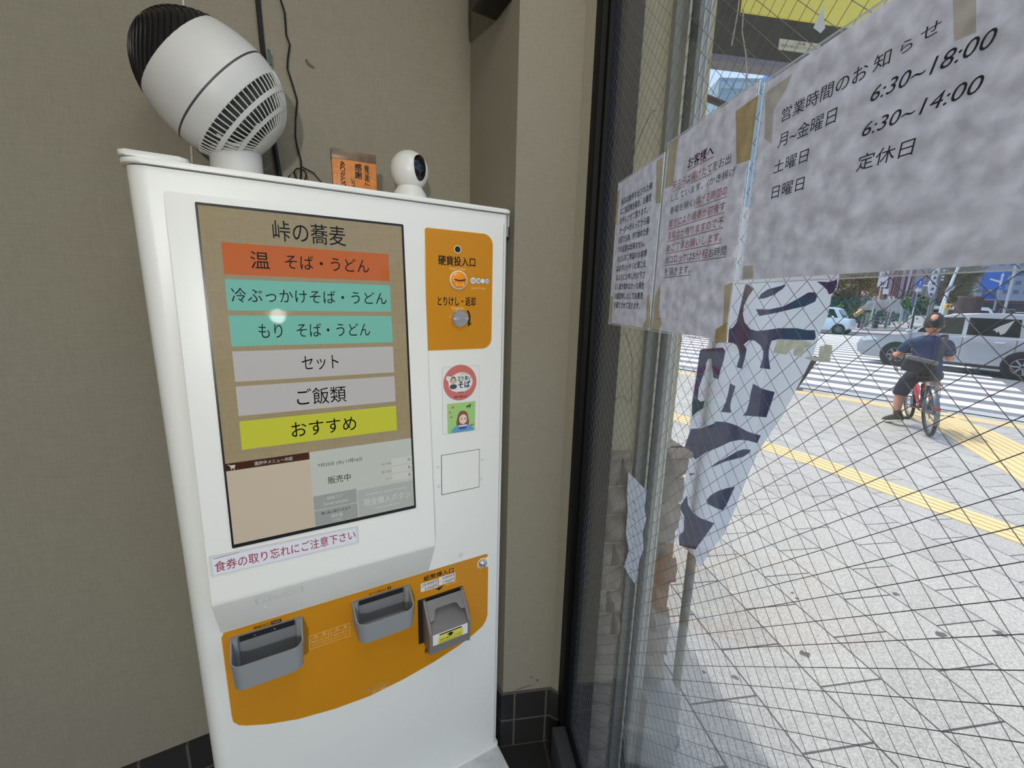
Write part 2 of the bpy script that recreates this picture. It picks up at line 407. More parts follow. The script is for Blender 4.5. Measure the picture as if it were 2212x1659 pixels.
inwin(wires, 'wire_mesh', mat('glass_wire', (126, 120, 122), rough=0.5, metal=0.5), weld=False)

# ---------------------------------------------------------------- fixtures of the added fill lights, out of view
T = thing('ceiling_fill_light', 'long white ceiling light above the window side of the shop', 'ceiling light', M.Translation((CEIL_FILL[0], CEIL_FILL[1], 2.6)))
MB().box((0, 0, -0.012), (0.34, 1.3, 0.024), bev=0.004).done('fill_housing', mat('fill_white', (225, 225, 222), rough=0.5), T)
MB().box((0, 0, -0.0265), (0.29, 1.22, 0.005)).done('fill_diffuser', mat('fill_glow', (255, 248, 235), emit=2.0), T)
T = thing('pendant_fill_light', 'wide white pendant lamp hanging from the ceiling behind the viewer', 'pendant lamp', M.Translation((PENDANT_FILL[0], PENDANT_FILL[1], 2.6)))
MB().cyl((0, 0, 0), (0, 0, PENDANT_FILL[2] - 2.46), 0.004, seg=8).done('fill_lamp_cord', mat('fill_lamp_cord', (30, 30, 30)), T)
MB().lathe([(0.02, -0.44), (0.03, -0.442), (0.080, -0.47), (0.084, -0.478), (0.03, -0.449), (0.02, -0.448)], M.Translation((0, 0, PENDANT_FILL[2] - 1.98)), 32).done('fill_lamp_shade', mat('fill_white', (225, 225, 222)), T)

# ================================================================ THE TICKET MACHINE
white_body = mat('machine_white', (236, 236, 229), rough=0.32, spec=0.45, bump=0.03, bscale=900)
white_seam = mat('seam_grey', (120, 120, 116), rough=0.6)
orange = mat('panel_orange', (205, 138, 26), rough=0.22, spec=0.5)
cream = mat('panel_outline_cream', (238, 222, 190), rough=0.35)
ink = mat('ink_black', (22, 16, 16), rough=0.55)
ink_red = mat('ink_red', (150, 22, 44), rough=0.6)
pale_print = mat('pale_print', (240, 205, 140), rough=0.4)
grey_plastic = mat('tray_grey', (146, 149, 150), rough=0.38, bump=0.05, bscale=1200)
grey_dark = mat('inner_grey', (128, 130, 130), rough=0.5)
grey_bill = mat('bill_unit_grey', (122, 119, 116), rough=0.45)
black_pl = mat('black_plastic', (16, 15, 16), rough=0.3)
chrome = mat('chrome', (232, 232, 234), rough=0.28, metal=1.0)
TM = thing('ticket_machine', 'tall white meal ticket machine with a touch screen menu and orange panels', 'ticket machine', MX)
MB().prism(rrect(0.0, 0.0, 0.70, 0.262, [0.03, 0.012, 0.006, 0.006], 7), 0.03, 1.588).done('cabinet', white_body, TM)
MB().box((0.0, 0.05, 0.81), (0.004, 0.0035, 1.556)).done('side_panel_seam', white_seam, TM, smooth=0)
MB().prism(rrect(-0.006, -0.007, 0.706, 0.262, [0.032, 0.014, 0.006, 0.006], 6), 1.590, 1.599, bev=0.003).done('top_lid', white_body, TM)
MB().prism(rrect(0.008, 0.006, 0.694, 0.25, 0.01, 3), 1.586, 1.592).done('lid_gasket', mat('gasket_dark', (58, 54, 46), rough=0.8), TM)
kp = MB().prism(rrect(0.0, -0.005, 0.704, 0.262, [0.02, 0.01, 0.004, 0.004], 4), 0.018, 0.029, bev=0.002).done('kick_plate', white_body, TM)
MB().box((0.35, 0.09, 0.009), (0.706, 0.37, 0.018), bev=0.002).done('base_plate', mat('base_plate_stained', (205, 208, 205), rough=0.7, var=0.12, vscale=22), TM)
# front panel outline (thin grooves beside the right edge and above the kick plate)
MB().box((0.688, -0.0002, 0.80), (0.0016, 0.0012, 1.53)).done('door_groove', mat('groove_grey', (176, 178, 176), rough=0.6), TM, smooth=0)
# screen door: leans back towards the top, with a chin that runs back to the cabinet
prof = [(0.004, 1.586), (0.0025, 1.5865), (-0.0545, 0.812), (-0.0555, 0.806), (-0.054, 0.801), (0.0, 0.7005), (0.004, 0.70)]
PYZ = frame((0, 0, 0), (0, 1, 0), (0, 0, 1), (1, 0, 0))
MB().prism(prof, 0.047, 0.490, PYZ, bev=0.0025).done('screen_door', white_body, TM)
tdir = (V((0, 0.003, 1.588)) - V((0, -0.056, 0.81))).normalized()
def door_frame(off): 
    n = V((1, 0, 0)).cross(tdir)
    return frame(V((0, 0.003, 1.588)) - tdir * (1.588 / tdir.z) + n * off, (1, 0, 0), tdir)
DK = 1.0 / tdir.z                                       # heights measured as z; along the slope they stretch a little
DF = lambda off: door_frame(off) @ M.Diagonal((1, DK, 1, 1))
SCR = MB().prism(rrect(0.0895, 0.911, 0.446, 1.540, 0.002, 2), 0, 0.0009, DF(0.0008)).done('screen', black_pl, TM)
def lcd(name, c, e=0.50, rough=0.06):
    return mat(name, c, rough=0.03, spec=0.3, emit=e)
lcd_bg = weave('lcd_linen', (176, 160, 126), 0.11, 420, emit=0.47, rough=0.06)
lcd_mats = dict(orange=lcd('lcd_orange', (212, 112, 54)), cyan=lcd('lcd_cyan', (130, 205, 186)), white=lcd('lcd_white', (206, 203, 200)), yellow=lcd('lcd_yellow', (214, 216, 72)),
                beige=lcd('lcd_beige', (214, 200, 176)), brown=lcd('lcd_brown', (72, 34, 6)), pale=lcd('lcd_pale', (206, 212, 202)), grey=lcd('lcd_grey', (166, 172, 168)), grey2=lcd('lcd_light_grey', (186, 191, 187)))
def onscr(name, poly, m, lvl, **t):
    return MB().sheet(poly, 0, DF(0.0018 + 0.0005 * lvl)).done(name, m, SCR, smooth=0, **t)
onscr('display', rrect(0.093, 0.9185, 0.4415, 1.5355, 0), lcd_bg, 0)
rows = [('orange', 1.4215, 1.4765), ('cyan', 1.358, 1.413), ('cyan', 1.2935, 1.349), ('white', 1.2285, 1.2845), ('white', 1.1645, 1.22), ('yellow', 1.1, 1.1545)]
for nm, a, b_ in rows: onscr('menu_button', rrect(0.1212, a, 0.4112, b_, 0.001, 2), lcd_mats[nm], 1)
onscr('cart_panel', rrect(0.093, 0.9185, 0.2335, 1.063, 0), lcd_mats['beige'], 1)
onscr('cart_header', rrect(0.093, 1.063, 0.2335, 1.0775, 0), lcd_mats['brown'], 1)
onscr('status_panel', rrect(0.2335, 0.9185, 0.4415, 1.0775, 0), lcd_mats['pale'], 1)
onscr('cancel_button', rrect(0.2345, 0.9535, 0.3185, 0.984, 0.001, 2), lcd_mats['grey'], 2)
onscr('receipt_button', rrect(0.2345, 0.9195, 0.3185, 0.952, 0.001, 2), lcd_mats['grey'], 2)
onscr('cash_button', rrect(0.3205, 0.9195, 0.4415, 0.9795, 0.001, 2), lcd_mats['grey2'], 2)
for z0, z1 in ((1.0215, 1.0365), (1.004, 1.0185), (0.9865, 1.001)):
    onscr('amount_box', rrect(0.3955, z0, 0.4415, z1, 0.001, 2), lcd('lcd_amount', (218, 222, 214)), 2)
scr_ink = lcd('lcd_ink', (12, 12, 11), e=0.05)
letters([('峠の蕎麦', 0.2025, 1.4855, 0.3285, 1.523, -.005), ('温', 0.163, 1.434, 0.193, 1.464, -.005), ('そば・うどん', 0.2185, 1.4365, 0.3705, 1.4625, -.005),
         ('冷ぶっかけそば・うどん', 0.1285, 1.3725, 0.4025, 1.3985, -.005), ('もり', 0.1655, 1.3075, 0.2045, 1.3335, -.005), ('そば・うどん', 0.2285, 1.3085, 0.3655, 1.3345, -.005),
         ('セット', 0.233, 1.243, 0.300, 1.271, -.005), ('ご飯類', 0.2195, 1.174, 0.3105, 1.2075, -.005), ('おすすめ', 0.2055, 1.112, 0.3265, 1.1415, -.005),
         ('7月22日 (水)', 0.2475, 1.0425, 0.2965, 1.0515), ('11時16分', 0.3015, 1.0435, 0.3345, 1.0525), ('販売中', 0.2645, 1.0045, 0.3085, 1.0205),
         ('購入後に発行できます', 0.2475, 0.9415, 0.304, 0.9475), ('0', 0.4315, 1.0265, 0.4355, 1.033), ('0', 0.4315, 1.0085, 0.4355, 1.015), ('0', 0.4315, 0.991, 0.4355, 0.9975)], scr_ink, SCR, DF(0.0035))
letters([('円', 0.4368, 1.0255, 0.4403, 1.029), ('円', 0.4368, 1.0075, 0.4403, 1.011), ('円', 0.4368, 0.99, 0.4403, 0.9935), ('投入金額', 0.3735, 1.0255, 0.394, 1.0305), ('購入金額', 0.3735, 1.0075, 0.394, 1.0125), ('おつり', 0.381, 0.9905, 0.394, 0.9955)],
        lcd('lcd_grey_ink', (140, 142, 138)), SCR, DF(0.0035))
letters([('選択中メニュー内容', 0.1385, 1.0665, 0.2035, 1.0742), ('選択後クリア', 0.2595, 0.9715, 0.2905, 0.9785), ('Cancel selection', 0.2525, 0.9605, 0.3005, 0.967), ('領収書', 0.265, 0.931, 0.288, 0.9385), ('receipt', 0.268, 0.9225, 0.285, 0.9275),
         ('現金購入ボタン', 0.3315, 0.9405, 0.4335, 0.957), ('Select payment', 0.338, 0.963, 0.426, 0.969), ('cash payment', 0.352, 0.929, 0.408, 0.935)], lcd('lcd_white_ink', (222, 226, 220)), SCR, DF(0.0035))
ct = MB()                                                # shopping cart symbol
for poly in ([(0.0965, 1.0752), (0.0993, 1.0752), (0.1003, 1.0735), (0.1085, 1.0735), (0.107, 1.0685), (0.1012, 1.0685), (0.0984, 1.0743), (0.0965, 1.0743)], [(0.1, 1.0672), (0.1072, 1.0672), (0.1072, 1.0680), (0.1, 1.0680)], disc(0.1018, 1.0655, 0.0009, 10), disc(0.1058, 1.0655, 0.0009, 10)):
    ct.sheet(poly, 0, DF(0.0033))
ct.done('cart_symbol', lcd('lcd_white_ink', (222, 226, 220)), SCR, smooth=0)
# taped paper strip below the screen
TP = MB().sheet([(0.0525, 0.8645), (0.3175, 0.8605), (0.3175, 0.8985), (0.0525, 0.9045)], 0, DF(0.0008)).done('taped_note', mat('clear_tape', (214, 216, 212), rough=0.25), TM, smooth=0, label='strip of clear tape over a white note with red Japanese writing')
MB().sheet([(0.0565, 0.8665), (0.3125, 0.8635), (0.3125, 0.8955), (0.0565, 0.9005)], 0, DF(0.0013)).done('note_paper', mat('note_white', (226, 226, 232), rough=0.5), TP, smooth=0)
letters([('食券の取り忘れにご注意下さい', 0.0595, 0.8715, 0.3105, 0.8925)], ink_red, TP, DF(0.0019))
MB().sheet([(0.0585, 0.8985), (0.1, 0.9005), (0.1, 0.9010), (0.06, 0.8995)], 0, DF(0.002)).done('curl_shadow', mat('fold_shadow', (70, 68, 66)), TP, smooth=0)  # dark sliver painted as the shadow along the tape's curled edge
# chin plate with screws
cdir = (V((0, -0.054, 0.801)) - V((0, 0.0, 0.7005))).normalized(); cn = V((1, 0, 0)).cross(cdir)
CF = lambda off: frame(V((0, 0, 0.7005)) - cdir * (0.7005 / cdir.z) + cn * off, (1, 0, 0), cdir) @ M.Diagonal((1, 1 / cdir.z, 1, 1))
cp = MB().prism(rrect(0.118, 0.771, 0.201, 0.791, 0.003, 3), 0, 0.0012, CF(0.0)).done('chin_plate', white_body, TM)
MB().prism(rrect(0.1172, 0.7702, 0.2018, 0.7918, 0.0035, 3), 0, 0.0004, CF(0.0002)).done('plate_outline', mat('groove_grey', (176, 178, 176)), cp, smooth=0)
for sx in (0.125, 0.135, 0.159, 0.177, 0.192): MB().lathe([(0.0018, 0), (0.0016, 0.0009), (0, 0.0012)], CF(0.0011) @ M.Translation((sx, 0.781, 0)), 10).done('screw', white_body, cp)
for sx, sz in ((0.131, 0.752), (0.352, 0.765)): MB().lathe([(0.003, 0), (0.0025, 0.001), (0, 0.0013)], CF(0.0004) @ M.Translation((sx, sz, 0)), 12).done('screw_cap', white_body, TM)
# front face frame: x right, y up, z out to the viewer
FF = lambda off: frame((0, -off, 0), (1, 0, 0), (0, 0, 1))
def front(name, poly, m, off, h=0.0006, parent=TM, **t): return MB().prism(poly, 0, h, FF(off)).done(name, m, parent, smooth=0, **t)
# --- coin panel
coin = front('coin_panel', rrect(0.4915, 1.2685, 0.6598, 1.5405, [0.001, 0.0255, 0.0255, 0.007], 8), cream, 0.0002, label='orange coin panel')
front('coin_panel_face', rrect(0.493, 1.2702, 0.6582, 1.539, [0.001, 0.0245, 0.0245, 0.006], 8), orange, 0.0009, parent=coin)
letters([('硬貨投入口', 0.5225, 1.4625, 0.613, 1.4835, .018), ('とりけし・返却', 0.5205, 1.3725, 0.6145, 1.3935, .016)], ink, coin, FF(0.0019))
letters([('Insert Coins', 0.5495, 1.4535, 0.588, 1.4595), ('Insert Coins', 0.6035, 1.4125, 0.640, 1.4175), ('Refunds', 0.554, 1.3645, 0.583, 1.3705)], pale_print, coin, FF(0.0019))
MB().lathe([(0.0086, 0), (0.0086, 0.0016), (0.0068, 0.0016)], FF(0.0012) @ M.Translation((0.5685, 1.499, 0)), 20).done('keyhole_ring', mat('ring_ivory', (225, 220, 205)), coin)
MB().lathe([(0.007, 0), (0.007, 0.001), (0, 0.001)], FF(0.0014) @ M.Translation((0.5685, 1.499, 0)), 20).done('keyhole', black_pl, coin)
MB().box((0.5685, 1.4985, 0.0015), (0.0015, 0.006, 0.003), FF(0.0012)).done('key_slit', mat('slit_grey', (60, 60, 62)), coin, smooth=0)
cs = MB().lathe([(0.0215, 0), (0.0215, 0.004), (0.0195, 0.0055), (0.0182, 0.005)], FF(0.0012) @ M.Translation((0.570, 1.431, 0)), 32).done('coin_slot', mat('ring_ivory', (225, 220, 205), rough=0.3), coin)
amber = mat('coin_amber', (240, 150, 24), rough=0.25)
MB().lathe([(0.0184, 0), (0.0184, 0.0062), (0.0172, 0.0075), (0.010, 0.0095), (0, 0.0102)], FF(0.0012) @ M.Translation((0.570, 1.431, 0)), 32).done('slot_cap', amber, cs)
MB().prism(smoothpoly([(-0.0135, 0.0005), (0, -0.0012), (0.0135, 0.0008), (0.0125, -0.0022), (0, -0.0042), (-0.0125, -0.0018)]), 0, 0.0108, FF(0.0013) @ M.Translation((0.570, 1.4325, 0))).done('slit', mat('slit_brown', (70, 28, 8)), cs)
rb = MB()
for k in range(4): rb.prism(rrect(-0.0095 + k * 0.0056, -0.014, -0.0058 + k * 0.0056, -0.0055, 0.0015, 3), 0.004, 0.0094, FF(0.0013) @ M.Translation((0.570, 1.431, 0)))
rb.done('rib', mat('rib_amber', (255, 176, 60), rough=0.3), cs)
for cx, r, tx in ((0.6075, 0.0083, '500'), (0.6215, 0.0072, '100'), (0.6325, 0.0062, '50'), (0.6440, 0.0066, '10')):
    cc = front('coin_mark', disc(cx, 1.4315, r), ink, 0.0015 + (0.0006 if tx in ('500', '10') else 0), 0.0002, coin)
    front('coin_mark_face', disc(cx, 1.4315, r - 0.0006), mat('mark_white', (228, 226, 222)), 0.0018 + (0.0006 if tx in ('500', '10') else 0), 0.0002, coin)
    if tx != '50': letters([(tx, cx - r * .62, 1.4275, cx + r * .62, 1.4352)], ink, coin, FF(0.0028))
kn = MB().lathe([(0.0215, 0), (0.0215, 0.003), (0.0195, 0.009), (0.0180, 0.0105), (0, 0.0105)], FF(0.0012) @ M.Translation((0.5725, 1.3435, 0)), 36).done('return_knob', chrome, coin)
MB().prism(smoothpoly([(-0.0175, -0.001), (-0.008, 0.0035), (0.006, 0.0026), (0.0175, 0.0022), (0.0172, -0.0012), (0.006, -0.0005), (-0.004, -0.0018), (-0.014, -0.0038)]), 0.0095, 0.0165, FF(0.0012) @ M.Translation((0.5725, 1.3435, 0)), bev=0.001).done('grip', chrome, kn)
arr = [(0.0295 * cos(a), 0.0295 * sin(a)) for a in [radians(x) for x in range(40, -26, -8)]] + [(0.0335, -0.0105), (0.0235, -0.0215), (0.0215, -0.0085)] + [(0.0245 * cos(a), 0.0245 * sin(a)) for a in [radians(x) for x in range(-16, 41, 8)]]
front('turn_arrow', [(0.5725 + p[0], 1.3445 + p[1]) for p in arr], ink, 0.0016, 0.0002, coin)
# --- stickers
sp = front('sticker_plate', rrect(0.530, 1.0625, 0.6265, 1.2285, 0.005, 5), mat('plate_white', (232, 233, 228), rough=0.3), 0.0002, 0.0007)
front('plate_edge', rrect(0.5295, 1.0618, 0.6272, 1.2291, 0.0055, 5), mat('groove_grey', (176, 178, 176)), 0.0001, 0.0005, sp)
stk = front('round_sticker', disc(0.5755, 1.1885, 0.0445, 40, 0.0455), mat('sticker_rim', (240, 226, 224)), 0.0011, 0.0002, sp, label='round red sticker with a white soba bowl on it')
front('sticker_disc', disc(0.5755, 1.1885, 0.0432, 40, 0.0442), mat('sticker_red', (205, 112, 104), rough=0.4, var=0.08, vscale=120), 0.0013, 0.0002, sp)
bowl = smoothpoly([(0.542, 1.207), (0.553, 1.205), (0.566, 1.212), (0.584, 1.214), (0.600, 1.207), (0.608, 1.193), (0.605, 1.178), (0.595, 1.169), (0.586, 1.166), (0.586, 1.163), (0.567, 1.163), (0.567, 1.166), (0.556, 1.169), (0.547, 1.178), (0.545, 1.192), (0.539, 1.200)], 3)
front('bowl_shape', bowl, mat('mark_white', (228, 226, 222)), 0.0015, 0.0002, sp)
front('bowl_foot', rrect(0.568, 1.1632, 0.585, 1.1658, 0.0005, 1), mat('sticker_brown', (110, 70, 56)), 0.0018, 0.0001, sp)
front('cook_face', disc(0.5575, 1.1935, 0.0062, 20, 0.0085), mat('sticker_skin', (205, 180, 150)), 0.0018, 0.0001, sp)
front('cook_hair', [(0.5575 + 0.0075 * cos(a), 1.194 + 0.011 * sin(a)) for a in [radians(x) for x in range(-20, 201, 20)]] + [(0.5575 + 0.006 * cos(a), 1.194 + 0.008 * sin(a)) for a in [radians(x) for x in range(200, -21, -20)]], mat('sticker_slate', (70, 72, 84)), 0.002, 0.0001, sp)
front('cook_coat', smoothpoly([(0.549, 1.183), (0.5575, 1.186), (0.566, 1.183), (0.565, 1.176), (0.5575, 1.174), (0.550, 1.176)]), mat('sticker_slate', (70, 72, 84)), 0.0018, 0.0001, sp)
letters([('立ち食い', 0.5685, 1.1935, 0.604, 1.2055, .02)], mat('sticker_green', (58, 104, 62)), sp, FF(0.0021))
letters([('そば', 0.5705, 1.1755, 0.601, 1.1925, .03)], mat('sticker_navy', (60, 66, 110)), sp, FF(0.0021))
letters([('ふらっと', 0.577, 1.2075, 0.600, 1.2135)], mat('sticker_red_ink', (150, 60, 60)), sp, FF(0.0021))
letters([('毎週 火曜 22:00', 0.559, 1.151, 0.592, 1.1568)], ink, sp, FF(0.0021))
gs = front('square_sticker', [(0.5425, 1.0625), (0.6155, 1.0625), (0.6165, 1.1385), (0.5415, 1.1385)], mat('sticker_lime', (160, 206, 122)), 0.0011, 0.0002, sp, label='green square sticker with a smiling woman eating noodles')
front('woman_hair', smoothpoly([(0.566, 1.082), (0.568, 1.102), (0.574, 1.115), (0.583, 1.117), (0.592, 1.113), (0.597, 1.100), (0.598, 1.080), (0.583, 1.076)]), mat('sticker_hair', (128, 84, 66)), 0.0014, 0.0001, sp)
front('woman_coat', smoothpoly([(0.552, 1.064), (0.562, 1.078), (0.583, 1.082), (0.602, 1.078), (0.612, 1.064), (0.583, 1.0635)], 3), mat('sticker_blue', (92, 160, 200)), 0.0016, 0.0001, sp)
front('woman_face', disc(0.583, 1.0955, 0.0105, 22, 0.0125), mat('sticker_pink', (240, 206, 190)), 0.0018, 0.0001, sp)
front('woman_eye', disc(0.5785, 1.0965, 0.0017, 10), ink, 0.002, 0.0001, sp); front('woman_eye', disc(0.5885, 1.0965, 0.0017, 10), ink, 0.002, 0.0001, sp)
front('noodle_bowl', [(0.570, 1.078), (0.594, 1.0785), (0.590, 1.070), (0.574, 1.0695)], mat('sticker_purple', (84, 76, 150)), 0.002, 0.0001, sp)
front('noodles', rrect(0.571, 1.077, 0.593, 1.0805, 0.001, 2), mat('mark_white', (228, 226, 222)), 0.0021, 0.0001, sp)
for (x, z, r) in ((0.556, 1.128, 0.0034), (0.552, 1.104, 0.003), (0.606, 1.078, 0.003), (0.611, 1.078, 0.0022), (0.606, 1.071, 0.0026), (0.549, 1.116, 0.0026)): front('food_dot', disc(x, z, r, 12), mat('sticker_rust', (186, 112, 84)), 0.0014, 0.0001, sp)
front('horse_shape', [(0.592, 1.124), (0.593, 1.129), (0.600, 1.130), (0.603, 1.134), (0.604, 1.129), (0.602, 1.127), (0.602, 1.122), (0.600, 1.122), (0.600, 1.126), (0.595, 1.126), (0.594, 1.122)], ink, 0.0014, 0.0001, sp)
# --- hatch
hl = mat('hatch_line', (84, 82, 80), rough=0.6)
hb = MB()
for (x0, z0, x1, z1) in ((0.5255, 0.9035, 0.5270, 1.0095), (0.6285, 0.9035, 0.6298, 1.0095), (0.5255, 1.0083, 0.6298, 1.0095), (0.5255, 0.9035, 0.6298, 0.9052)): hb.prism(rrect(x0, z0, x1, z1, 0), 0, 0.0006, FF(0.0001))
ho = hb.done('receipt_hatch', hl, TM, smooth=0)
front('hatch_door', rrect(0.527, 0.9052, 0.6285, 1.0083, 0.001, 2), white_body, 0.0002, 0.0006, ho)
for x, z in ((0.517, 0.980), (0.519, 0.928), (0.637, 0.979), (0.636, 0.926)): MB().lathe([(0.0042, 0), (0.0036, 0.001), (0, 0.0013)], FF(0.0001) @ M.Translation((x, z, 0)), 14).done('screw_cap', mat('cap_white', (216, 218, 214), rough=0.35), TM)
MB().lathe([(0.0072, 0), (0.0066, 0.0012), (0, 0.0018)], FF(0.0001) @ M.Translation((0.577, 0.7205, 0)), 20).done('screw_cap', mat('cap_white', (216, 218, 214), rough=0.35), TM)
# --- lower orange panel with a notch for the lock
def belly(e):
    P = [(0.0475 - e, 0.494), (0.0475 - e, 0.690), (0.052, 0.7005 + e * .6), (0.300, 0.7005 + e * .6), (0.652, 0.7005 + e * .6), (0.6575 + e, 0.697), (0.6575 + e, 0.6925), (0.652, 0.6905 - e)]
    P += [(0.6415 + (0.0165 - e) * cos(a), 0.6755 + (0.0165 - e) * sin(a)) for a in [radians(x) for x in (50, 80, 110, 145, 180, 215, 250, 280, 310)]]
    P += [(0.653, 0.6605), (0.659 + e, 0.659), (0.659 + e, 0.506), (0.654 + e, 0.488 - e), (0.643, 0.4735 - e)]
    P += [(0.61, 0.456 - e), (0.57, 0.4405 - e), (0.50, 0.4215 - e), (0.42, 0.407 - e), (0.33, 0.3985 - e), (0.25, 0.4035 - e), (0.17, 0.4175 - e), (0.11, 0.4375 - e), (0.072, 0.4555 - e), (0.058, 0.4645 - e), (0.049 - e, 0.478)]
    return P
low = front('lower_panel', belly(0.0016), cream, 0.0002, 0.0005, label='orange lower panel with a curved lower edge')
front('lower_panel_face', belly(0.0), orange, 0.0007, 0.0005, low)
front('panel_joint', rrect(0.052, 0.7003, 0.652, 0.7008, 0), mat('joint_brown', (120, 84, 40)), 0.0013, 0.0002, low)
letters([('紙幣挿入口', 0.4755, 0.6755, 0.5565, 0.6905, .016), ('紙幣取出口', 0.4745, 0.4585, 0.5565, 0.4765, .016), ('券取出口', 0.1035, 0.6865, 0.1345, 0.6935, .01), ('おつり取出口', 0.3405, 0.684, 0.3805, 0.6905, .01)], ink, low, FF(0.0016))
front('label_plate', rrect(0.1365, 0.6862, 0.156, 0.694, 0.0006, 2), ink, 0.0014, 0.0002, low)
letters([('TICKET', 0.1385, 0.6885, 0.154, 0.6920)], pale_print, low, FF(0.0019))
front('yen_mark', disc(0.3885, 0.6875, 0.0045, 16), ink, 0.0014, 0.0002, low); letters([('¥', 0.3868, 0.6848, 0.3902, 0.6902)], pale_print, low, FF(0.0019))
for x0, z0, t_ in ((0.467, 0.6605, '10,000円'), (0.5155, 0.6625, '5,000円'), (0.467, 0.6475, '2,000円'), (0.5155, 0.650, '1,000円')):
    front('banknote_mark', rrect(x0, z0, x0 + 0.046, z0 + 0.0115, 0.0012, 3), mat('mark_white', (228, 226, 222)), 0.0014, 0.0002, low)
    letters([(t_, x0 + (0.004 if t_[0] == '1' and t_[1] == '0' else 0.010), z0 + 0.002, x0 + 0.0435, z0 + 0.0095, .012)], ink, low, FF(0.0019))
front('insert_arrow', [(0.5065, 0.643), (0.5285, 0.647), (0.517, 0.636)], ink, 0.0014, 0.0002, low)
letters([('Insert Bills', 0.534, 0.6435, 0.566, 0.6485), ('BOSTEC', 0.3245, 0.4125, 0.3825, 0.4225, .015), ('BT1-M2V', 0.337, 0.4035, 0.3725, 0.4095)], pale_print, low, FF(0.0016))
for x0 in (0.2055, 0.2515):
    fr_ = MB(); z0, z1 = 0.592, 0.627
    for (a, b_, c, d) in ((x0, z0, x0 + .0422, z0 + .0007), (x0, z1 - .0007, x0 + .0422, z1), (x0, z0, x0 + .0007, z1), (x0 + .0415, z0, x0 + .0422, z1), (x0, z1 - .011, x0 + .0422, z1 - .0105)): fr_.prism(rrect(a, b_, c, d, 0), 0, 0.0002, FF(0.0014))
    fr_.done('warning_frame', pale_print, low, smooth=0)
    letters([('注　意', x0 + .010, z1 - .0088, x0 + .036, z1 - .0022), ('券取出口の奥に手を', x0 + .004, z0 + .014, x0 + .039, z0 + .019), ('入れないでください', x0 + .004, z0 + .006, x0 + .039, z0 + .011)], pale_print, low, FF(0.0016))
lk = MB().lathe([(0.0128, 0), (0.0128, 0.004), (0.0118, 0.006), (0.0085, 0.006), (0.0082, 0.010), (0.007, 0.0112), (0, 0.0112)], FF(0.0002) @ M.Translation((0.6415, 0.6755, 0)), 30).done('panel_lock', chrome, TM)
MB().box((0.6415, 0.6745, 0.0115), (0.0022, 0.0052, 0.0008), FF(0.0002)).done('key_slit', black_pl, lk, smooth=0)
# --- trays
def tray(name, x0, x1, zb, zlip, ztop, d, r=0.022, ear=0.010):
    n = 10; path = []
    path.append((x0, 0.0)); path.append((x0, -0.006)); path.append((x0 + 0.001, -0.018)); path.append((x0 + 0.002, -d + r))
    for k in range(1, n + 1):
        a = pi + .5 * pi * k / n; path.append((x0 + .002 + r + r * cos(a), -d + r + r * sin(a)))
    for k in range(0, n + 1):
        a = 1.5 * pi + .5 * pi * k / n; path.append((x1 - .002 - r + r * cos(a), -d + r + r * sin(a)))
    path += [(x1 - 0.001, -0.018), (x1, -0.006), (x1, 0.0)]
    def top(y):
        t = min(1, max(0, (-y - 0.006) / (d * .62))); t = t * t * (3 - 2 * t); return ztop + (zlip - ztop) * t
    th = 0.0028
    cx, cy = (x0 + x1) / 2, -d / 2
    inn = []
    for i, p in enumerate(path):
        a = V((*path[max(i - 1, 0)], 0)); b2 = V((*path[min(i + 1, len(path) - 1)], 0)); t = (b2 - a).normalized(); nn = V((-t.y, t.x, 0))
        inn.append((p[0] + nn.x * th, min(p[1] + nn.y * th, 0.0)))
    vs = []; N = len(path)
    for p, q in zip(path, inn):
        zt = top(p[1]); sl = 0.006 * min(1, -p[1] / d)
        ccx = (p[0] - cx) * 0.04
        vs += [(p[0] - ccx, p[1] + sl, zb), (p[0], p[1], zt), (q[0], q[1], zt), (q[0] - ccx, q[1] + sl, zb + 0.004)]
    fc = []
    for i in range(N - 1):
        for k in range(3): fc.append((i * 4 + k, (i + 1) * 4 + k, (i + 1) * 4 + k + 1, i * 4 + k + 1))
    fc.append(tuple(i * 4 for i in range(N))); fc.append(tuple(i * 4 + 3 for i in range(N))[::-1])
    mb = MB(); mb._add(vs, fc); o = mb.done(name, grey_plastic, TM, smooth=0.9)
    MB().box(((x0 + x1) / 2, -0.0016, (zb + ztop) / 2 + 0.002), (x1 - x0 - 0.006, 0.002, ztop - zb - 0.002)).done('tray_back', grey_dark, o, smooth=0)
    MB().box(((x0 + x1) / 2, -0.003, ztop - 0.008), (x1 - x0 - 2 * ear - 0.012, 0.003, 0.012)).done('outlet_mouth', mat('mouth_dark', (40, 40, 40), rough=0.35), o, smooth=0)
    for xa in (x0 + ear * .7, x1 - ear * .7): MB().tube([(xa, -0.006, zb + 0.01), (xa, -0.006, ztop - 0.001)], 0.0075, 12).done('corner_post', grey_plastic, o)
    return o
t1 = tray('ticket_tray', 0.0615, 0.1965, 0.607, 0.6665, 0.6845, 0.072)
for sx in (0.105, 0.142): MB().ball((sx, -0.0048, 0.6765), 0.0013, u=10, v=6).done('screw', chrome, t1)
tray('change_tray', 0.3005, 0.4375, 0.611, 0.663, 0.681, 0.07)
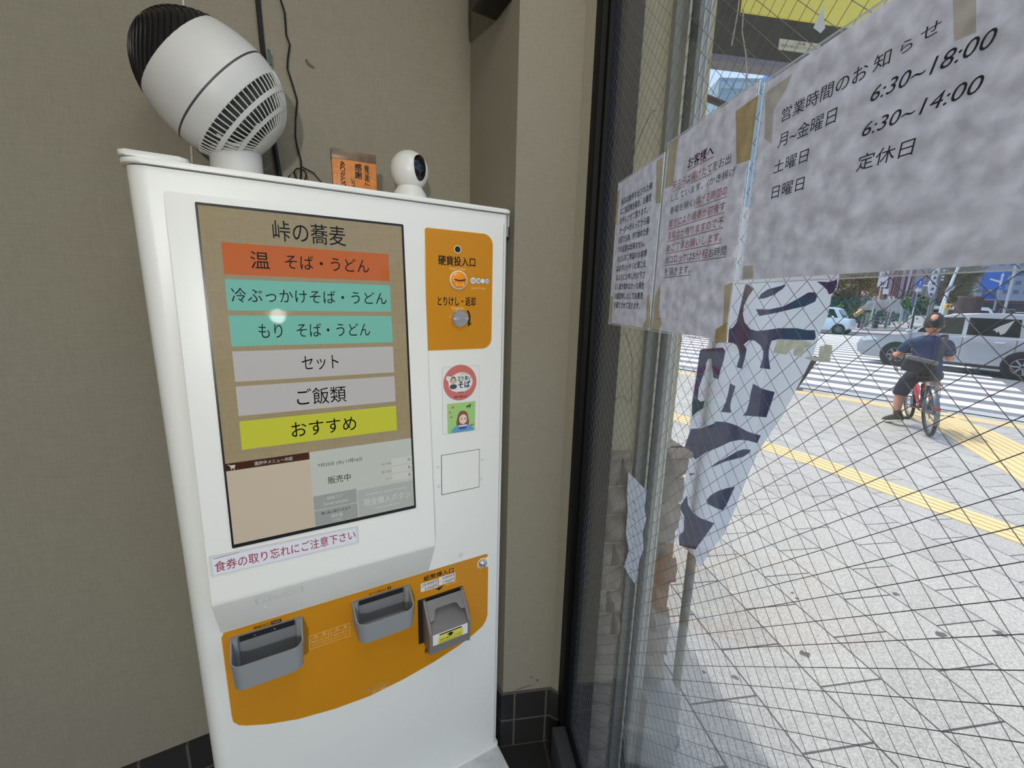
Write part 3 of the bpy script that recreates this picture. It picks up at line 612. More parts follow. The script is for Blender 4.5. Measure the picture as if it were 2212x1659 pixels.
# --- bill unit
bu = MB().prism(rrect(0.4585, 0.495, 0.5825, 0.6265, 0.002, 2), 0, 0.0012, FF(0.0012)).done('bill_unit', mat('bill_recess', (36, 34, 33)), TM)
for xa, xb in ((0.470, 0.4775), (0.574, 0.5815)):
    MB().prism([(-0.001, 0.501), (-0.001, 0.6245), (-0.012, 0.6245), (-0.060, 0.566), (-0.060, 0.527), (-0.056, 0.525), (-0.056, 0.501)], xa, xb, PYZ, bev=0.001).done('side_cheek', grey_bill, bu)
MB().prism([(-0.001, 0.502), (-0.001, 0.590), (-0.0585, 0.562), (-0.0585, 0.527), (-0.055, 0.525), (-0.055, 0.502)], 0.4775, 0.574, PYZ, bev=0.001).done('bill_ramp', grey_bill, bu)
hood = [(0.4775, 0.0755), (0.4775, 0.026), (0.4905, 0.029), (0.494, 0.050), (0.499, 0.054), (0.5515, 0.054), (0.556, 0.050), (0.5605, 0.034), (0.574, 0.031), (0.574, 0.0755)]
hup = V((0, 0.048, 0.0585)).normalized()
MB().prism(hood, -0.006, 0.0, frame((0, -0.0605, 0.566), (1, 0, 0), hup), bev=0.0012).done('hood', grey_bill, bu)
BF = lambda off: frame((0, -0.0585 - off, 0), (1, 0, 0), (0, 0, 1))
lb = MB().prism(rrect(0.4785, 0.5285, 0.573, 0.5595, 0.001, 2), 0, 0.0004, BF(0.0002)).done('bill_label', mat('mark_white', (228, 226, 222)), bu, smooth=0, label='white label with a yellow banknote and black arrow')
MB().prism([(0.490, 0.529), (0.4925, 0.5435), (0.4965, 0.5535), (0.5575, 0.5535), (0.5605, 0.5435), (0.5585, 0.529)], 0, 0.0002, BF(0.0007)).done('note_picture', mat('label_yellow', (222, 214, 84)), bu, smooth=0)
MB().prism(rrect(0.4955, 0.5535, 0.5565, 0.5565, 0), 0, 0.0002, BF(0.0009)).prism([(0.525, 0.5525), (0.515, 0.547), (0.5205, 0.547), (0.5205, 0.5425), (0.5305, 0.5425), (0.5305, 0.547), (0.536, 0.547)], 0, 0.0002, BF(0.0011)).done('label_mark', ink, bu, smooth=0)
letters([('紙幣は重ねて入ります。', 0.4965, 0.537, 0.5565, 0.5415), ('¥10,000 ¥5,000 ¥2,000 ¥1,000', 0.495, 0.5305, 0.5555, 0.5340)], ink, bu, BF(0.0014))
# clear tape on the side, top right
MB().box((0.7035, 0.02, 1.565), (0.002, 0.03, 0.05)).done('side_tape', mat('clear_tape', (214, 216, 212)), TM, smooth=0)
MB().box((0.7045, 0.012, 1.548), (0.004, 0.016, 0.03), bev=0.001).done('side_switch', mat('switch_maroon', (48, 26, 30)), TM)

# ================================================================ ON TOP OF THE MACHINE
TOPZ = 1.599
fan_white = mat('fan_white', (205, 204, 200), rough=0.45)
fan_black = mat('fan_black', (20, 18, 20), rough=0.45)
FX = MX @ M.Translation((0.150, 0.145, TOPZ))
FAN = thing('desk_fan', 'egg shaped white desk fan with a black front grille tilted up on the ticket machine', 'fan', FX)
MB().lathe([(0.0, 0), (0.088, 0), (0.090, 0.004), (0.086, 0.012), (0.060, 0.021), (0.046, 0.024)], None, 40).done('base', fan_white, FAN)
MB().lathe([(0.048, 0.020), (0.0455, 0.030), (0.0455, 0.066), (0.043, 0.072), (0.0, 0.074)], None, 36).done('neck', fan_white, FAN)
EA = V((-0.753, -0.05, 0.659)).normalized(); EY = V((0, 1, 0)); EXx = EY.cross(EA).normalized()
EX = frame((-0.025, -0.008, 0.172), EXx, EA.cross(EXx), EA)          # egg axis = local z, towards the front cap
def egg_r(t):
    return 0.1115 * sqrt(max(0, 1 - ((t + 0.016) / (0.146 if t > -0.016 else 0.106)) ** 2)) ** (1.0 if t > -0.016 else 0.95)
MB().lathe([(egg_r(t) - .003, t) for t in (0.062,)] + [(egg_r(t), t) for t in [0.062 - 0.0075 * k for k in range(0, 11)] ] , EX, 56).done('shell', fan_white, FAN)
MB().lathe([(egg_r(t), t) for t in (-0.0162, -0.024, -0.034, -0.046, -0.049)] + [(egg_r(-0.049) - .004, -0.049)], EX, 56).done('rear_band', fan_white, FAN)
MB().lathe([(egg_r(-0.0145) - .002, -0.0125), (egg_r(-0.0145) + .0003, -0.0135), (egg_r(-0.0145) + .0003, -0.0155), (egg_r(-0.0145) - .002, -0.0165)], EX, 56).done('seam', mat('fan_seam', (70, 66, 78)), FAN)
MB().lathe([(egg_r(0.06) - .004, 0.06)] + [(egg_r(t) - .0025, t) for t in [0.062 + 0.0068 * k for k in range(10)]] + [(0.0, 0.1285)], EX, 48).done('front_core', fan_black, FAN)
fg = MB()
for k in range(34):                                                  # swirling front vanes
    a0 = 2 * pi * k / 34; pts = []
    for j in range(9):
        t = 0.062 + (0.127 - 0.062) * j / 8; r = max(egg_r(t), 0.004); a = a0 + 1.1 * j / 8
        pts.append((r * cos(a), r * sin(a), t))
    fg.tube(pts, 0.0012, 5, EX)
fg.done('front_grille', fan_black, FAN)
MB().lathe([(egg_r(-0.045) * .9, -0.045), (0.080, -0.065), (0.05, -0.09), (0, -0.1)], EX, 32).done('rear_core', mat('fan_inside', (70, 70, 66), rough=0.6), FAN)
rg = MB()
for k in range(60):
    a = 2 * pi * k / 60
    pts = [(egg_r(t) * cos(a), egg_r(t) * sin(a), t) for t in (-0.047, -0.06, -0.073, -0.086, -0.098, -0.108, -0.116)]
    rg.tube(pts, 0.0013, 5, EX)
for t, w in ((-0.0735, 0.0034), (-0.097, 0.0026)):
    rg.lathe([(egg_r(t + w), t + w), (egg_r(t + w) + .0018, t + w), (egg_r(t - w) + .0018, t - w), (egg_r(t - w), t - w)], EX, 56)
rg.lathe([(egg_r(-0.110), -0.110), (egg_r(-0.116) + .001, -0.117), (0, -0.121)], EX, 40)
rg.done('rear_grille', mat('grille_white', (206, 206, 200), rough=0.5), FAN)
for sgn in (-1, 1): MB().tube([(-0.045 + 0.09 * j / 10, -0.055 * sgn * 1.0, 0.112 - 0.045 * sin(pi * j / 10)) for j in range(11)], 0.003, 6).done('cradle', fan_white, FAN)
MB().tube([(0.07, -0.04, 0.02), (0.075, -0.045, 0.0225)], 0.0022, 8).done('screw', fan_black, FAN)
# white plastic slab lying at the left edge of the lid
tag(MB().prism(rrect(0.0, 0.0, 0.090, 0.12, 0.010, 5), 0, 0.009, bev=0.003).done('plastic_slab', mat('slab_white', (214, 216, 208), rough=0.35), X=MX @ M.Translation((-0.004, -0.004, TOPZ + 0.0002))), 'thin white plastic slab lying on the left end of the machine lid', 'slab')
# orange card box with brush writing
CX = MX @ M.Translation((0.374, 0.125, TOPZ)) @ M.Rotation(radians(-3), 4, 'Z')
CARD = thing('greeting_box', 'small orange card box with black brush writing standing on the machine', 'card box', CX)
card_m = mat('card_orange', (196, 118, 38), rough=0.45, var=0.15, vscale=60)
MB().box((0, 0.012, 0.051), (0.093, 0.024, 0.102), bev=0.001).done('box', card_m, CARD)
MB().box((0, 0.012, 0.0945), (0.0945, 0.0255, 0.0195), bev=0.001).done('top_tape', mat('card_tape', (104, 82, 56), rough=0.35, var=0.3, vscale=50), CARD)
CF2 = frame((0, -0.0004, 0), (1, 0, 0), (0, 0, 1))
vert = []
def column(s, x, z, h, gap=0.0):
    for ch in s: vert.append((ch, x, z - h, x + h * .95, z, .025)); z -= h + gap
column('皆さまに', 0.021, 0.079, 0.0105); column('感謝', 0.0005, 0.080, 0.015, .001); column('いっぱい', -0.008, 0.047, 0.0075); column('ありがとう', -0.030, 0.080, 0.0105)
letters(vert, ink, CARD, CF2)
gd = MB()
for k in range(34):
    x, z = random.uniform(-.044, .044), random.uniform(.012, .082)
    if -0.034 < x < 0.034 and random.random() < .6: x = random.choice((-.041, .039)) + random.uniform(-.004, .004)
    gd.sheet(disc(x, z, random.uniform(.0004, .0009), 6), 0.0002, CF2)
gd.done('glitter', mat('glitter_gold', (240, 220, 150), rough=0.25), CARD, smooth=0)
# dome camera
SX = MX @ M.Translation((0.498, 0.125, TOPZ))
CAMT = thing('security_camera', 'white ball shaped security camera with a black lens window beside the orange card box', 'camera', SX)
cam_white = mat('camera_white', (224, 224, 218), rough=0.35)
MB().lathe([(0, 0), (0.044, 0), (0.0455, 0.004), (0.044, 0.018), (0.037, 0.034), (0.031, 0.043), (0.029, 0.047), (0, 0.049)], None, 40).done('base', cam_white, CAMT)
HC = V((0, 0, 0.083)); hd_ = V((0.30, -0.93, 0.03)).normalized()
MB().ball(HC, 0.0445, u=40, v=24).done('head', cam_white, CAMT)
hx = V((0, 0, 1)).cross(hd_).normalized() * -1; hz = hd_.cross(hx) * -1
def cap_patch(poly, r, name, m):
    mb = MB(); n = len(poly); c = (sum(p[0] for p in poly) / n, sum(p[1] for p in poly) / n); vs = []; fc = []
    rings = 6
    for i in range(rings + 1):
        for p in poly:
            x = c[0] + (p[0] - c[0]) * i / rings; z = c[1] + (p[1] - c[1]) * i / rings
            d = sqrt(max(1e-6, 1 - x * x - z * z)); vs.append(HC + (hx * x + V((0, 0, 1)) * z + hd_ * d).normalized() * r)
    for i in range(rings):
        for k in range(n): fc.append((i * n + k, i * n + (k + 1) % n, (i + 1) * n + (k + 1) % n, (i + 1) * n + k))
    mb._add(vs, fc); return mb.done(name, m, CAMT)
eye = smoothpoly([(-0.36, 0.70), (-0.05, 0.66), (0.26, 0.44), (0.36, 0.05), (0.26, -0.36), (0.0, -0.60), (-0.26, -0.50), (-0.36, -0.1), (-0.36, 0.3)], 4)
cap_patch([(p[0] * 1.12, p[1] * 1.08) for p in eye], 0.0449, 'lens_rim', mat('camera_rim', (236, 236, 232), rough=0.25))
cap_patch(eye, 0.0453, 'lens_window', mat('lens_black', (9, 9, 11), rough=0.08, coat=0.5))
cap_patch(disc(0.0, -0.06, 0.17, 20), 0.0457, 'lens', mat('lens_grey', (52, 54, 58), rough=0.15)); cap_patch(disc(0.0, -0.06, 0.10, 18), 0.0460, 'lens_glass', mat('lens_glass', (4, 4, 5), rough=0.03))
# cables on the back wall
cable = mat('cable_black', (17, 17, 17), rough=0.5)
tag(MB().tube([(0.205, 0.268, 2.6), (0.212, 0.270, 2.1), (0.214, 0.272, 1.94), (0.2175, 0.272, 1.85), (0.221, 0.270, 1.745), (0.228, 0.268, 1.66), (0.236, 0.262, 1.60)], 0.0052, 8).done('thick_cable', cable, X=MX), 'thick black cable running down the wall behind the egg shaped fan', 'cable')
tag(MB().box((0.222, 0.259, 1.905), (0.006, 0.004, 0.030), bev=0.001).done('cable_tag', mat('tag_teal', (48, 84, 88)), X=MX @ M.Translation((0.004, 0, 0))), 'small teal tag hanging on the thick black cable', 'tag')
pts = [(0.25, 2.6), (0.256, 2.12), (0.257, 2.035), (0.264, 2.01), (0.264, 1.965), (0.270, 1.948), (0.264, 1.92), (0.261, 1.898), (0.270, 1.865), (0.277, 1.835), (0.271, 1.794), (0.268, 1.76), (0.269, 1.743), (0.276, 1.704), (0.275, 1.682), (0.272, 1.66)]
WIRE = thing('adapter_cord', 'thin wavy black cord hanging down the wall to a small power adapter', 'cord', MX)
MB().tube([(x, 0.273, z) for x, z in pts], 0.0021, 6).done('cord', cable, WIRE)
MB().tube([(0.272 + 0.012 * sin(a) * (1 + .3 * cos(a)), 0.262, 1.668 + 0.016 * cos(a)) for a in [2 * pi * k / 16 for k in range(17)]], 0.0018, 6).tube([(0.277, 0.26, 1.688), (0.300, 0.25, 1.676), (0.318, 0.24, 1.652), (0.332, 0.22, 1.602)], 0.0018, 6).tube([(0.245, 0.25, 1.612), (0.247, 0.25, 1.660), (0.256, 0.25, 1.672), (0.263, 0.25, 1.655)], 0.0018, 6).done('loop', cable, WIRE)
MB().box((0.266, 0.245, 1.6225), (0.034, 0.03, 0.046), bev=0.003).done('adapter', black_pl, WIRE)
# black bracket box high on the alcove's right wall
SPK = MB().prism([(0.040, 2.058), (0.117, 2.0545), (0.128, 2.06), (0.134, 2.106), (0.134, 2.36), (0.040, 2.36)], 0.655, 0.7195, PYZ, bev=0.003).done('wall_speaker', black_pl, X=MX)
tag(SPK, 'black wall speaker fixed high up in the corner above the ticket machine', 'speaker')

# ================================================================ NOTICES ON THE GLASS
WX = 0.3553
WF = lambda off: frame((WX - off, 0, 1.39), (0, -1, 0), (0, 0, 1))
def wuv(px, py):
    p = atX(px, py, WX); return (-p.y, p.z - 1.39)
paper = mat('notice_paper', (242, 240, 242), rough=0.75, var=0.13, vscale=60, bump=0.25, bscale=70)
translucent(paper, (242, 241, 244), 0.72)
film_edge_glint = mat('film_edge_glint', (226, 232, 238), rough=0.2)  # pale strips imitate the bright highlights along the laminate edges
tape_old = mat('old_tape', (190, 182, 156), rough=0.5, var=0.12, vscale=60)
see_through(tape_old, (.97, .93, .80), .72)
tape_dark = mat('old_tape_brown', (176, 160, 120), rough=0.5, var=0.15, vscale=60)
see_through(tape_dark, (.95, .86, .64), .72)
ink_note = mat('ink_note', (38, 34, 42), rough=0.6)
ink_note_red = mat('ink_note_red', (150, 38, 48), rough=0.6)
def notice(label, u0, v0, u1, v1, film, tapes):
    T = thing('notice', label, 'notice', WF(0) @ M.Translation((u0, v0, 0)), 'laminated notices on the window')
    w, h = u1 - u0, v1 - v0
    MB().prism(rrect(-film, -film, w + film, h + film, 0.004, 4), -0.0006, -0.0002).done('laminate_film', clear_film, T, smooth=0)
    e = MB()
    for a in ((-film, -film, w + film, -film + .0009), (-film, h + film - .0009, w + film, h + film), (-film, -film, -film + .0009, h + film), (w + film - .0009, -film, w + film, h + film)):
        e.box(((a[0] + a[2]) / 2, (a[1] + a[3]) / 2, -0.0003), (a[2] - a[0], a[3] - a[1], 0.0012))
    e.done('film_rim_glint', film_edge_glint, T, smooth=0)
    MB().box((w / 2, h / 2, 0.0002), (w, h, 0.0005)).done('paper', paper, T, smooth=0)
    for k, (poly, m) in enumerate(tapes): MB().prism([(p[0] - u0, p[1] - v0) for p in poly], 0.0004 + k * .00008, 0.0006 + k * .00008).done('tape_strip', m, T, smooth=0)
    return T
def quad(*pp): return [wuv(*p) for p in pp]
tape_pale = mat('old_tape_pale', (190, 184, 168), rough=0.5, var=0.1, vscale=60); see_through(tape_pale, (.96, .94, .88), .75)
# -- big opening hours notice
a = wuv(1652, 183); c = wuv(1604, 605)
u0 = (a[0] + c[0]) / 2; BIG = notice('large landscape notice with opening hours in black Japanese writing and times', u0, c[1], u0 + 0.303, a[1], 0.0045,
    [(quad((1652, 300), (1655, 200), (1712, 160), (1700, 190), (1672, 240), (1668, 310)), tape_pale),
     (quad((2060, 0), (2110, -10), (2110, 70), (2062, 90)), tape_pale), (quad((1606, 602), (1607, 575), (1628, 573), (1628, 601)), tape_pale)])
def wl(text, bl, tr, thin=-0.006, shear=0.0):
    p, q = wuv(*bl), wuv(*tr); return (text, p[0] - u0, p[1] - v0, q[0] - u0, q[1] - v0, thin, shear)
v0 = c[1]
letters([wl('営業時間のお', (1688, 266), (1880, 130)), wl('知', (1886, 158), (1930, 101)), wl('ら', (1945, 120), (1977, 78)), wl('せ', (1988, 92), (2038, 38)),
         wl('月~金曜日', (1681, 321), (1812, 228)), wl('土曜日', (1671, 377), (1750, 318)), wl('日曜日', (1667, 431), (1741, 380)), wl('定休日', (1850, 372), (1982, 294), -.006, .05),
         wl('6:30~18:00', (1881, 222), (2160, 55), -.002, 0.22), wl('6:30~14:00', (1863, 297), (2131, 158), -.002, 0.22)], ink_note, BIG, M.Translation((0, 0, 0.0009)))
# -- middle notice
tl = wuv(1443, 306); tr = wuv(1641.8, 174.7); br = wuv(1568, 744); bl = wuv(1407, 712)
u0 = (tl[0] + bl[0]) / 2 + .004; u1 = (tr[0] + br[0]) / 2 - .003; v0 = (bl[1] + br[1]) / 2 + .003; v1 = (tl[1] + tr[1]) / 2 - .003
MID = notice('middle portrait notice with mostly red underlined Japanese writing', u0, v0, u1, v1, 0.0035,
    [(quad((1590, 240), (1640, 205), (1622, 345), (1592, 355)), tape_dark), (quad((1444, 335), (1444, 312), (1468, 296), (1462, 330), (1454, 400), (1437, 408)), tape_old),
     (quad((1566, 616), (1584, 610), (1572, 700), (1563, 700)), tape_old), (quad((1545, 742), (1547, 712), (1572, 696), (1571, 738)), tape_dark), (quad((1408, 712), (1412, 690), (1428, 685), (1430, 700), (1424, 716)), tape_old), (quad((1416, 640), (1428, 612), (1424, 690), (1412, 690)), tape_old)])
rows_blk, rows_red = [], []
pA = wuv(1280 + 622 / 3.6075, 320 + 345 / 3.6075); pB = wuv(1280 + 1090 / 3.6075, 320 + 55 / 3.6075); pC = wuv(1280 + 560 / 3.6075, 320 + 1010 / 3.6075)
LU0, LU1 = pA[0] - u0, pB[0] - u0; n_l = 8
lv = [pA[1] + (pC[1] - pA[1]) * k / 7 - v0 for k in range(8)]; LH = (lv[0] - lv[1]); CW = (LU1 - LU0) / 11.0
def segs(k, parts):
    x = LU0
    for t, red, ul in parts:
        L = len(t) * CW; dst = rows_red if red else rows_blk
        dst.append((t, x + CW * .06, lv[k] + LH * .12, x + L - CW * .06, lv[k] + LH * .78))
        if ul: dst.append((None, x, lv[k] - LH * .01, x + L, lv[k] + LH * .035))
        x += L
segs(0, [('天ぷら', 1, 1), ('は', 0, 0), ('揚げたて', 1, 1), ('をお出', 0, 0)])
segs(1, [('ししています。(かき揚げ', 0, 0)])
CW2 = CW; segs(2, [('春菊を除く)', 0, 0), ('揚げる時間の', 1, 1)]) if False else None
CW = (LU1 - LU0) / 12.0
segs(2, [('春菊を除く)', 0, 0), ('揚げる時間の', 1, 1)])
CW = (LU1 - LU0) / 11.0
segs(3, [('都合により順番が前後す', 1, 1)]); segs(4, [('る場合が有りますので予', 1, 1)]); segs(5, [('めご了承お願いします。', 1, 1)])
segs(6, [('尚', 0, 1), ('コロッケ', 1, 1), ('は', 0, 1), ('5分程', 1, 1), ('お時間', 0, 1)]); segs(7, [('を頂きます。', 0, 1)])
t0 = wuv(1280 + 745 / 3.6075, 320 + 165 / 3.6075); t1_ = wuv(1280 + 950 / 3.6075, 320 + 12 / 3.6075)
tw = t1_[0] - t0[0]; rows_red.append(('お客様へ', t0[0] - u0, t0[1] - v0, t1_[0] - u0, t0[1] - v0 + tw * .25, .012)); rows_red.append((None, t0[0] - u0 - .001, t0[1] - v0 - .0022, t1_[0] - u0 + .001, t0[1] - v0 - .0012))
letters(rows_blk, ink_note, MID, M.Translation((0, 0, 0.0011))); letters(rows_red, ink_note_red, MID, M.Translation((0, 0, 0.0011)), label='red lettering')
# -- left notice
tl = wuv(1334, 400.4); tr = wuv(1433.8, 325.5); br = wuv(1405, 711); bl = wuv(1316, 702)
u0 = (tl[0] + bl[0]) / 2 + .004; u1 = (tr[0] + br[0]) / 2 - .004; v0 = (bl[1] + br[1]) / 2 + .003; v1 = (tl[1] + tr[1]) / 2 - .003
LEFT = notice('left portrait notice next to the black window frame with small dense Japanese writing', u0, v0, u1, v1, 0.0035,
    [(quad((1419, 348), (1433, 338), (1428, 438), (1417, 440)), tape_old), (quad((1335, 414), (1340, 410), (1333, 486), (1328, 486)), tape_old), (quad((1398, 640), (1404, 634), (1405, 708), (1388, 708), (1396, 690)), tape_old), (quad((1318, 640), (1325, 640), (1322, 696), (1317, 696)), tape_old)])
rows_blk, rows_red = [], []
pA = wuv(1280 + 226 / 3.6075, 320 + 452 / 3.6075); pB = wuv(1280 + 474 / 3.6075, 320 + 265 / 3.6075); pC = wuv(1280 + 172 / 3.6075, 320 + 1250 / 3.6075)
LU0, LU1 = pA[0] - u0, pB[0] - u0; lv = [pA[1] + (pC[1] - pA[1]) * k / 11 - v0 for k in range(12)]; LH = lv[0] - lv[1]; CW = (LU1 - LU0) / 11.0
for k, t in enumerate(['当店は食券を出された時', 'にご指定無き場合、お蕎麦', 'を作らさせて頂きます。', 'オーダーが入ってから麺', 'を茹でる為、作り始めた後', 'での変更は出来ません。', 'うどんをご希望のお客様', 'は必ずハッキリと聞こえ', 'るようにお申し付け下さ', '', 'は指定無しとしてお蕎麦', 'を茹でさせて頂きます。']):
    if t: (rows_red if 6 <= k <= 8 else rows_blk).append((t, LU0, lv[k] + LH * .06, LU0 + min(11, len(t)) * CW * (0.92 if t.endswith('。') else 1), lv[k] + LH * .74, .012))
rows_red.append(('い、', LU0, lv[9] + LH * .06, LU0 + CW * 1.6, lv[9] + LH * .74, .012)); rows_blk.append(('聞き取れなかった場合', LU0 + CW * 1.75, lv[9] + LH * .06, LU1, lv[9] + LH * .74, .012))
letters(rows_blk, ink_note, LEFT, M.Translation((0, 0, 0.0011))); letters(rows_red, ink_note_red, LEFT, M.Translation((0, 0, 0.0011)), label='red lettering')
# -- remains of tape on the glass
def residue(name, poly, m, label, cat, hole=None):
    P = [wuv(*p) for p in poly]; c0 = P[0]
    return tag(MB().sheet([(p[0] - c0[0], p[1] - c0[1]) for p in P], -0.0004).done(name, m, X=WF(0) @ M.Translation((c0[0], c0[1], 0)), smooth=0), label, cat)
tape_gum = mat('tape_gum', (216, 212, 186), rough=0.7, var=0.15, vscale=120); translucent(tape_gum, (224, 220, 192), 0.85)
residue('tape_remnant', [(1678, 733), (1700, 733), (1722, 735), (1738, 736), (1752, 740), (1752, 748), (1738, 752), (1731, 771), (1712, 768), (1715, 752), (1706, 756), (1699, 766), (1669, 762), (1675, 745)], tape_gum, 'torn yellowish tape remnant on the glass below the big notice, left piece', 'tape')
residue('tape_remnant', [(1736, 774), (1745, 770), (1767, 772), (1768, 762), (1770, 748), (1778, 746), (1786, 744), (1797, 747), (1797, 757), (1793, 771), (1793, 781), (1778, 783), (1757, 779)], tape_gum, 'torn yellowish tape remnant on the glass over the crosswalk, right piece', 'tape')
shred = mat('shred_white', (226, 226, 222), rough=0.6); translucent(shred, (230, 230, 226), 0.8)
residue('tape_shred', [(2192, 692), (2184, 702), (2170, 720), (2160, 724), (2156, 716), (2152, 719), (2148, 714), (2143, 713), (2158, 705)], shred, 'white triangular tape shred on the glass in front of the silver car', 'tape')
residue('tape_shred', [(1780, 5), (1778, 35), (1782, 60), (1772, 72), (1756, 60), (1766, 38)], shred, 'whitish tape shred on the glass above the big notice', 'tape')

# ================================================================ OUTSIDE: building front
GZ, RZ = -0.13, -0.15
stucco = mat('stucco_beige', (196, 184, 150), rough=0.9, var=0.10, vscale=6, bump=0.3, bscale=90)
stone_m = mat('stone_beige', (166, 150, 132), rough=0.9, var=0.28, vscale=7, bump=0.8, bscale=28)
alu = mat('shutter_aluminium', (186, 184, 172), rough=0.4, metal=0.5)
WE = struct(MB().prism([(0.43, 1.05), (0.63, 1.05), (0.63, 5.0), (0.346, 5.0), (0.346, 1.06), (0.43, 1.06)], GZ, 2.85).done('wall_exterior', stucco, smooth=0))
cr = mat('stucco_crack', (104, 94, 76), rough=0.9)
ck = MB()
for pts in ([(0.49, 1.84), (0.470, 1.80), (0.455, 1.76), (0.447, 1.70), (0.440, 1.60)], [(0.500, 1.845), (0.490, 1.842)], [(0.435, 1.27), (0.445, 1.30), (0.468, 1.31), (0.480, 1.28), (0.492, 1.24), (0.497, 1.18), (0.500, 1.12)], [(0.438, 1.10), (0.455, 1.13), (0.475, 1.14), (0.492, 1.12)], [(0.612, 1.86), (0.618, 1.80), (0.610, 1.76), (0.622, 1.70)], [(0.608, 1.96), (0.622, 1.955), (0.628, 1.97)], [(0.44, 1.50), (0.452, 1.49), (0.462, 1.44)]):
    ck.tube([(x, 1.0497, z) for x, z in pts], 0.0009, 4)
ck.done('crack', cr, WE, smooth=0)
def stones(mb, x0, x1, z0, z1, y, deep, seed, jag=False):
    rnd = random.Random(seed); z = z0
    while z < z1 - 0.02:
        h = 0.0855 * rnd.uniform(0.9, 1.1); zz = min(z + h, z1); xr = x1 + (rnd.uniform(-.014, .012) if jag else 0)
        cuts = [x0, xr] if rnd.random() < .6 or x1 - x0 < .08 else [x0, x0 + (xr - x0) * rnd.uniform(.45, .75), xr]
        for a, b2 in zip(cuts, cuts[1:]):
            nx, nz = 6, 4; dd = deep * rnd.uniform(.75, 1.1)
            off = [[rnd.uniform(-.004, .004) for _ in range(nz + 1)] for _ in range(nx + 1)]
            def f(u, v):
                i, j = round(u * nx), round(v * nz); e = min(u, 1 - u, v, 1 - v)
                return V((a + .0015 + (b2 - a - .003) * u, y - (0 if e < 1e-6 else dd * (0.72 if e < .26 else 1.0) + off[i][j]), z + .002 + (zz - z - .004) * v))
            mb.grid(f, nx, nz)
        z = zz
sb = MB(); stones(sb, 0.432, 0.518, GZ, 0.985, 1.05, 0.030, 3); sb.done('stone_facing', stone_m, WE, smooth=0.9)
sb = MB(); stones(sb, 0.610, 0.678, 0.20, 0.985, 1.05, 0.045, 5, True); sb.box((0.650, 1.30, 0.59), (0.05, 0.5, 0.79)).box((0.645, 1.04, 0.975), (0.07, 0.06, 0.02), bev=0.006); sb.done('stone_facing', stone_m, WE, smooth=0.9)
MB().box((0.655, 1.02, 0.035), (0.12, 0.09, 0.33), bev=0.01).box((0.67, 1.3, 0.035), (0.10, 0.5, 0.33), bev=0.01).done('stone_foot', mat('foot_stone', (168, 166, 160), rough=0.85, var=0.15, vscale=12, bump=0.4), WE)
# shutter rail on the jamb
RL = bpy.data.objects.new('shutter_rail', None); COL.objects.link(RL); RL.location = (0.566, 1.03, GZ); tag(RL, 'pale aluminium shutter guide rail standing between the beige plaster and stone wall', 'rail')
def inrail(mb, nm, m): o = mb.done(nm, m, smooth=0); o.parent = RL; o.location = (-0.566, -1.03, -GZ); return o
inrail(MB().box((0.5318, 1.040, 1.35), (0.0235, 0.020, 2.96)), 'rail_panel', mat('rail_grey', (138, 140, 130), rough=0.55))
inrail(MB().box((0.5465, 1.033, 1.35), (0.006, 0.036, 2.96)), 'rail_flange', mat('rail_cream', (200, 194, 172), rough=0.5))
inrail(MB().box((0.5578, 1.046, 1.35), (0.0165, 0.010, 2.96)), 'rail_slot', black_alu)
inrail(MB().box((0.5705, 1.030, 1.35), (0.009, 0.042, 2.96)), 'rail_lip', mat('rail_grey', (138, 140, 130)))
inrail(MB().box((0.5875, 1.033, 1.35), (0.025, 0.036, 2.96)), 'rail_cover', alu)
for x in (0.5795, 0.5945): inrail(MB().box((x, 1.0135, 1.35), (0.0022, 0.004, 2.96)), 'rail_ridge', mat('rail_bright', (222, 220, 212), rough=0.35))

# torn sticker hanging in the rail recess
P = [atY(*q, 1.012) for q in ((1357, 1019), (1397, 1060), (1392, 1100), (1396, 1120), (1388, 1150), (1390, 1185), (1376, 1225), (1372, 1262), (1360, 1245), (1348, 1224), (1358, 1190), (1352, 1150), (1356, 1100), (1354, 1070))]
st_ = tag(MB().prism([(p.x - P[0].x, p.z - P[0].z) for p in P], -0.0006, 0.0006, frame((0, 0, 0), (1, 0, 0), (0, 0, 1))).done('torn_sticker', mat('sticker_torn_white', (224, 228, 232), rough=0.5), X=M.Translation((P[0].x, 1.012, P[0].z)), smooth=0), 'torn white sticker with dark slashes beside the aluminium shutter rail', 'sticker')
sl_ = MB()
for k in range(9):
    q0 = atY(1358 + (k % 2) * 6, 1075 + 19 * k, 1.0105); q1 = atY(1386 - k * 1.5, 1098 + 17 * k, 1.0105); t_ = (q1 - q0) * .55
    sl_.sheet([(q0.x - P[0].x, q0.z - P[0].z), (q0.x + t_.x - P[0].x, q0.z + t_.z - P[0].z), (q0.x + t_.x - P[0].x, q0.z + t_.z - P[0].z - .003)], 0.0016, frame((0, 0, 0), (1, 0, 0), (0, 0, 1)))
sl_.done('slash', mat('slash_grey', (96, 94, 88)), st_, smooth=0)
# upper storey edge and roof slab (out of the picture, shades the window front)
struct(MB().prism([(-4.0, -3.3), (0.63, -3.3), (0.63, 5.0), (-4.0, 5.0)], 2.7, 2.86).done('roof_slab', stucco, smooth=0))
struct(MB().box((0.495, -1.0, 2.68), (0.27, 4.5, 0.16)).done('trim_2', stucco, smooth=0))
